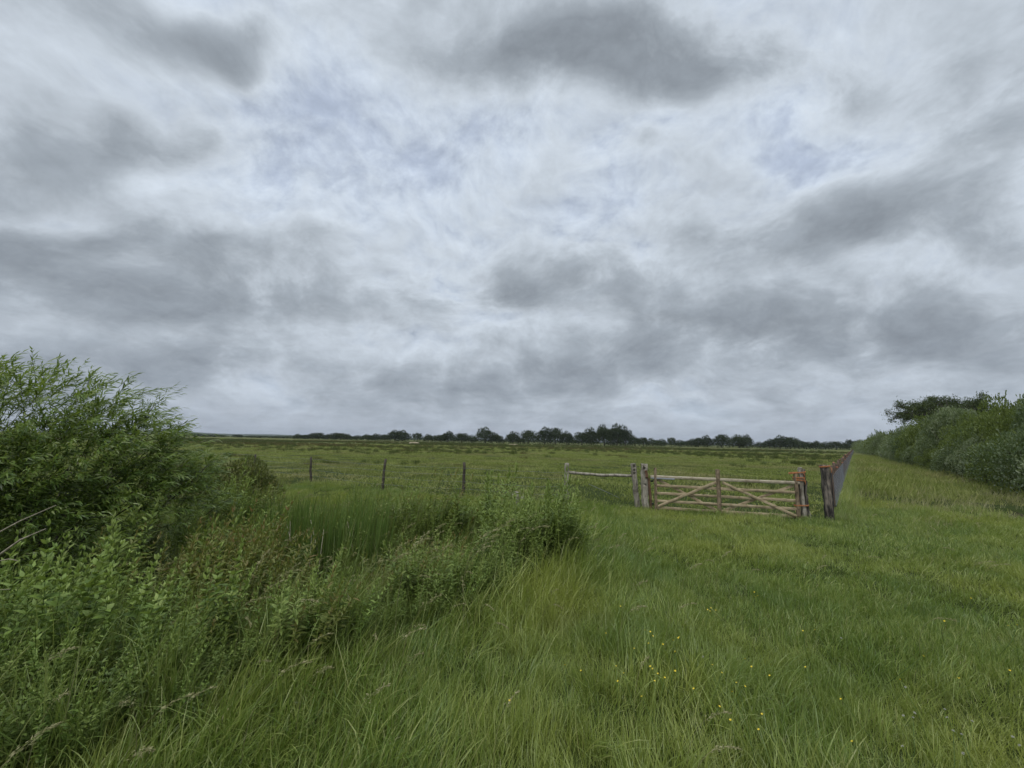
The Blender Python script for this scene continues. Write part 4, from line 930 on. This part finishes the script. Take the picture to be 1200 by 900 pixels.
# ------------------------------------------------------------------ far trees, each its own
fv = []
for q, (kind, nl, nlb) in enumerate([('round', 1500, 14), ('round', 1500, 18), ('broad', 1700, 16), ('tall', 1300, 12), ('ragged', 900, 10), ('low', 1200, 14)]):
    g = Geo()
    lob = dome_lobes(1, 1, 1, nlb, (.24, .4) if kind != 'ragged' else (.16, .3), .12 if kind != 'ragged' else .35)
    crown(g, lob, int(nl * 1.7), .13, .42, 1, .3, .35); gt = Geo(); tube(gt, [(0, 0, -.02), (.01, 0, .3), (0, 0, .6)], [.05, .04, .02], 6)
    for a in (0., 2.1, 4.2): tube(gt, [(0, 0, .3), (.3 * math.cos(a), .3 * math.sin(a), .6)], [.03, .01], 5)
    fv.append((g.mesh('far_crown', m_fol_far), gt.mesh('far_trunk', m_bark)))
TREES = [  # photo column, crown width in photo px, top row, distance, form
 (229, 26, 507.2, 420, 5), (252, 30, 508.4, 430, 5), (279, 12, 508.6, 430, 0), (305, 40, 509.9, 450, 5), (333, 30, 510.4, 450, 5), (350, 12, 508.6, 360, 0), (358, 12, 509.0, 360, 1), (366, 12, 507.6, 360, 0), (374, 13, 506.8, 360, 1), (384, 13, 508.8, 360, 2), (393, 13, 507.6, 350, 0), (399, 14, 507.2, 350, 1), (407, 11, 508.8, 350, 0), (418, 14, 510.2, 350, 5), (430, 14, 509.3, 340, 2), (440, 14, 508.8, 340, 0), (451, 12, 509.2, 340, 1), (463, 18, 505.2, 330, 2), (472, 18, 505.6, 330, 0), (489, 13, 507.0, 330, 4), (502, 12, 509.8, 330, 0), (510, 12, 510.0, 330, 4),
 (517, 14, 509.8, 325, 1), (525, 17, 506.8, 320, 0), (541, 19, 508.2, 310, 1), (553, 16, 511.0, 310, 5), (569, 22, 503.2, 305, 0), (582, 18, 509.5, 305, 2), (601, 17, 507.6, 300, 0), (610, 10, 513.5, 300, 5), (619, 18, 505.3, 295, 1), (638, 20, 503.4, 290, 0), (651, 17, 502.8, 290, 1), (664, 16, 507.6, 290, 2), (682, 20, 507.5, 285, 1), (693, 17, 504.4, 280, 0), (708, 24, 501.2, 275, 2), (723, 26, 500.8, 275, 0), (733, 18, 505.2, 275, 1), (744, 14, 512.5, 285, 5), (754, 13, 513.2, 290, 4), (765, 15, 515.5, 295, 5), (775, 15, 516.3, 300, 5), (787, 11, 513.4, 305, 4), (798, 16, 517.4, 310, 5), (810, 14, 516.2, 310, 5), (819, 15, 514.6, 310, 1), (829, 13, 513.0, 310, 0), (846, 19, 511.0, 305, 1), (866, 22, 512.6, 305, 2), (875, 14, 512.4, 305, 0), (891, 14, 520.0, 315, 5), (902, 15, 517.2, 315, 0), (914, 18, 513.6, 310, 0), (926, 18, 514.4, 310, 1), (936, 14, 517.0, 315, 5), (945, 14, 519.4, 320, 1), (956, 14, 519.4, 320, 0), (967, 14, 520.2, 325, 5), (980, 15, 519.2, 325, 1), (990, 9, 520.6, 330, 3), (996, 8, 516.5, 345, 4), (1004, 12, 518.2, 345, 4), (1012, 16, 519.5, 350, 1)]
LBL = {229: 'dark low tree just right of the willow at the far left', 489: 'thin see-through tree above the pale heap', 463: 'tallest tree left of the pale heap', 472: 'broad tree next to the tallest one left of the pale heap', 525: 'rounded tree right of the pale heap', 569: 'tall round-topped tree midway between the pale heap and the big dark clump', 601: 'round tree standing by itself with gaps on both sides in the far row', 638: 'left tree of the tall pair left of the big dark clump', 651: 'right tree of the tall pair left of the big dark clump', 693: 'left shoulder of the big dark clump, a rounded tree', 708: 'left of the two tallest trees in the big dark clump', 723: 'right of the two tallest trees in the big dark clump', 846: 'tallest tree of the far row above the gate', 866: 'broad flat-topped tree above the gate', 914: 'broad rounded tree above the right part of the gate', 996: 'thin pale bare-topped tree at the end of the netting fence'}
for (u, w, top, Yd, form) in TREES:
    hor = 516.53 + (u - 600) * .0233
    h = 2 + (hor - top + .6) / 469 * Yd * 1.02; rx = w * .58 / 469 * Yd
    p = at(u, Yd)
    sec = 'left of the pale heap' if u < 485 else ('between the pale heap and the big dark clump' if u < 680 else ('around the big dark clump' if u < 750 else 'right of the big dark clump'))
    lb = LBL.get(u, 'small dark tree in the far row, ' + sec)
    t = empty('tree', (p[0], p[1], -.1), lb, 'tree', None if u in LBL else 'far trees ' + sec, rng.random() * 6.28)
    t.scale = (rx, rx, h)
    for nm, m_ in zip(('crown', 'trunk'), fv[form]):
        o = bpy.data.objects.new(nm, m_); COL.objects.link(o); o.parent = t
# low hedgerow below them
g = Geo(); cl = []
for u in np.arange(338, 1020, 3.2):
    Yd = np.interp(u, [338, 460, 600, 720, 850, 1020], [372, 340, 306, 288, 316, 356]); p = at(u, Yd); hh = (2.2 + 1.0 * rng.random()) * (1.25 if u > 740 else 1)
    cl.append((np.array([p[0], p[1], hh * .42]), np.array([1.9, 1.6, hh * .55])))
crown(g, cl, 15000, .8, .42, 1, .3, .15)
tag(g.obj('hedgerow', m_fol_far), 'low dark hedgerow along the far edge of the field under the trees', 'hedge')
# hills on the horizon
g = Geo(); xs_ = np.linspace(-4600, 2500, 260); prof = 14 + 9 * np.sin(xs_ * .0021 + 1) + 6 * np.sin(xs_ * .0063) + 3 * np.sin(xs_ * .017) + 1.2 * rng.standard_normal(260); prof = np.maximum(prof * np.interp(xs_, [-4600, -2600, -1200, 2500], [.8, 1., .75, .55]), 1)
rows = []
for k, (dy, f) in enumerate(((0, 0), (150, .45), (350, .85), (600, 1), (1000, .7), (1500, 0))): rows.append(np.stack([xs_, np.full(260, 2400 + dy), prof * f - .5], -1))
v = np.concatenate(rows); i = np.arange(5)[:, None] * 260; j = np.arange(259)[None]
g.add(v, np.stack([i + j, i + j + 1, i + 261 + j, i + 260 + j], -1).reshape(-1, 4)); tag(g.obj('hills', flat_mat('wooded_hill', (.035, .05, .024), .9, .05, 0, .4, .02)), kind='structure')
# two pale heaps in the far field
m_straw = flat_mat('pale_straw', (.33, .28, .20), .9, .05, 0, .2, 1.5)
for (u, Yd, L_, h, lb) in ((485.5, 165, 4.4, .72, 'low pale tan heap in the far field before the dark trees'), (602, 200, 4.6, .45, 'thin pale strip of straw below the far trees right of the larger heap')):
    p = at(u, Yd); t = empty('straw_heap', (p[0], p[1], 0), lb, 'heap'); g = Geo(); k = 14; a = np.arange(24) / 24 * 6.283; vv = []
    for rr, zz in ((1, -.1), (.97, .45), (.9, .8), (.7, .97), (.35, 1.), (0.02, 1.)): vv.append(np.stack([np.sign(np.cos(a)) * np.abs(np.cos(a)) ** .6 * L_ / 2 * rr, np.sin(a) * 1.2 * rr, zz * h * (1 + .06 * rng.standard_normal(24))], -1))
    i = np.arange(5)[:, None] * 24; j = np.arange(24)[None]; j2 = (j + 1) % 24; g.add(np.concatenate(vv), np.stack([i + j, i + j2, i + 24 + j2, i + 24 + j], -1).reshape(-1, 4)); g.obj('straw', m_straw, t)

# ------------------------------------------------------------------ flowers
m_pet = flat_mat('buttercup_petal', (.70, .54, .04), .4, .4, 0, .2, 50); m_fst = flat_mat('flower_stem', (.07, .12, .03), .6, .2); m_clo = flat_mat('clover_floret', (.50, .49, .44), .7, .1, 0, .12, 80)
g = Geo(); tv, tq = leaf_template(2, .42, -.35)
a = np.arange(5) * 1.2566; scatter(g, tv, tq, np.zeros((5, 3)), frames(np.stack([np.cos(a), np.sin(a), .25 + 0 * a], -1), np.tile((0, 0, 1.), (5, 1))), np.full(5, .015), np.full(5, .5)); tube(g, [(0, 0, -.002), (0, 0, .006)], [.004, .003], 6)
bc_me = g.mesh('buttercup_head', m_pet)
g = Geo(); tube(g, [(0, 0, -.36), (.02, 0, -.18), (0, 0, 0)], [.0018, .0015, .0012], 4); st_me = g.mesh('flower_stem', m_fst)
g = Geo(); d = norm(rng.standard_normal((60, 3))); d[:, 2] = np.abs(d[:, 2]) * .9 - .1; tv, tq = leaf_template(1, .3, .1); scatter(g, tv, tq, d * .004, frames(d), np.full(60, .011), rng.random(60)); cl_me = g.mesh('clover_head', m_clo)
BUT = [(710,740),(756,737),(762,739),(765,744),(743,757),(760,752),(777,754),(789,750),(795,748),(791,764),(662,775),(681,781),(722,776),(731,784),(724,793),(762,778),(765,781),(771,787),(779,792),(767,795),(791,785),(752,812),(597,819),(727,711),(884,694),(888,698),(885,699),(829,715),(833,713),(832,717),(839,716),(796,747),(791,763),(846,789),(835,780),(873,773),(902,792),(881,782),(863,800),(858,810),(813,806),(873,804),(843,826),(856,841),(889,852),(986,822),(944,783),(955,738),(941,739),(1107,731),(1082,769),(1138,701),(1124,795),(1184,789),(1192,734),(1182,736),(999,871),(893,835),(1055,798),(1028,586),(1033,588),(1024,590),(1037,585),(1021,587),(1040,590),(1031,592)]
WHI = [(824,771),(986,749),(1070,843),(1059,841),(1061,806),(1107,831),(1117,857),(1127,861),(1129,884),(1058,878),(1187,864),(1195,874),(1139,845),(1072,837),(1110,841),(944,619),(952,620),(1003,612),(1010,615),(896,620)]
def flowers(lst, head, name, label, cat, group, zt, sc, nm2):
    for (u, v) in lst:
        d = ray(u, v); k = (zt - CH) / d[2]; x, y = d[0] * k, d[1] * k
        zh = zt + float(gz(x, y)) * .5
        t = empty(name, (x, y, zh), label if y < 9 else label.replace('foreground', 'track'), cat, group); f = 1 + .12 * max(0, y - 3)
        t.rotation_euler = (rng.normal(-.35, .25), rng.normal(0, .25), rng.random() * 6.28)
        for n_, m_ in ((nm2, head), ('stem', st_me)):
            o = bpy.data.objects.new(n_, m_); COL.objects.link(o); o.parent = t
            if n_ != 'stem': o.scale = (sc, sc, sc)
flowers(BUT, bc_me, 'buttercup', 'small yellow buttercup standing just above the green foreground grass', 'flower', 'yellow buttercups in the grass', .37, .60, 'petals')
flowers(WHI, cl_me, 'clover_flower', 'small white clover head in the shorter foreground grass at right', 'flower', 'white clover heads in the grass', .24, .6, 'florets')

# ------------------------------------------------------------------ the air
g = Geo(); bx = np.array([(x, y, z) for z in (-3., 60.) for (x, y) in ((-9200, -9200), (9200, -9200), (9200, 9200), (-9200, 9200))])
g.add(bx, [(0, 3, 2, 1), (4, 5, 6, 7), (0, 1, 5, 4), (1, 2, 6, 5), (2, 3, 7, 6), (3, 0, 4, 7)])
m, nt = newmat('air'); b = NB(nt); pv = b.n('ShaderNodeVolumePrincipled'); pv.inputs['Color'].default_value = (.86, .91, 1., 1); pv.inputs['Density'].default_value = .00009; pv.inputs['Anisotropy'].default_value = .2
o = b.n('ShaderNodeOutputMaterial'); b.L.new(pv.outputs[0], o.inputs['Volume'])
tag(g.obj('haze', m, smooth=False), 'thin grey-blue air over the whole meadow', 'haze', kind='stuff')


S.render.engine = 'CYCLES'
S.view_settings.view_transform = 'Standard'; S.view_settings.look = 'None'; S.view_settings.gamma = 1; S.view_settings.exposure = 0
S.render.resolution_x = 1024; S.render.resolution_y = 768
cy_ = S.cycles; cy_.max_bounces = 5; cy_.diffuse_bounces = 2; cy_.glossy_bounces = 1; cy_.transmission_bounces = 3; cy_.volume_bounces = 0; cy_.use_adaptive_sampling = True
W.cycles.sampling_method = 'MANUAL'; W.cycles.sample_map_resolution = 512
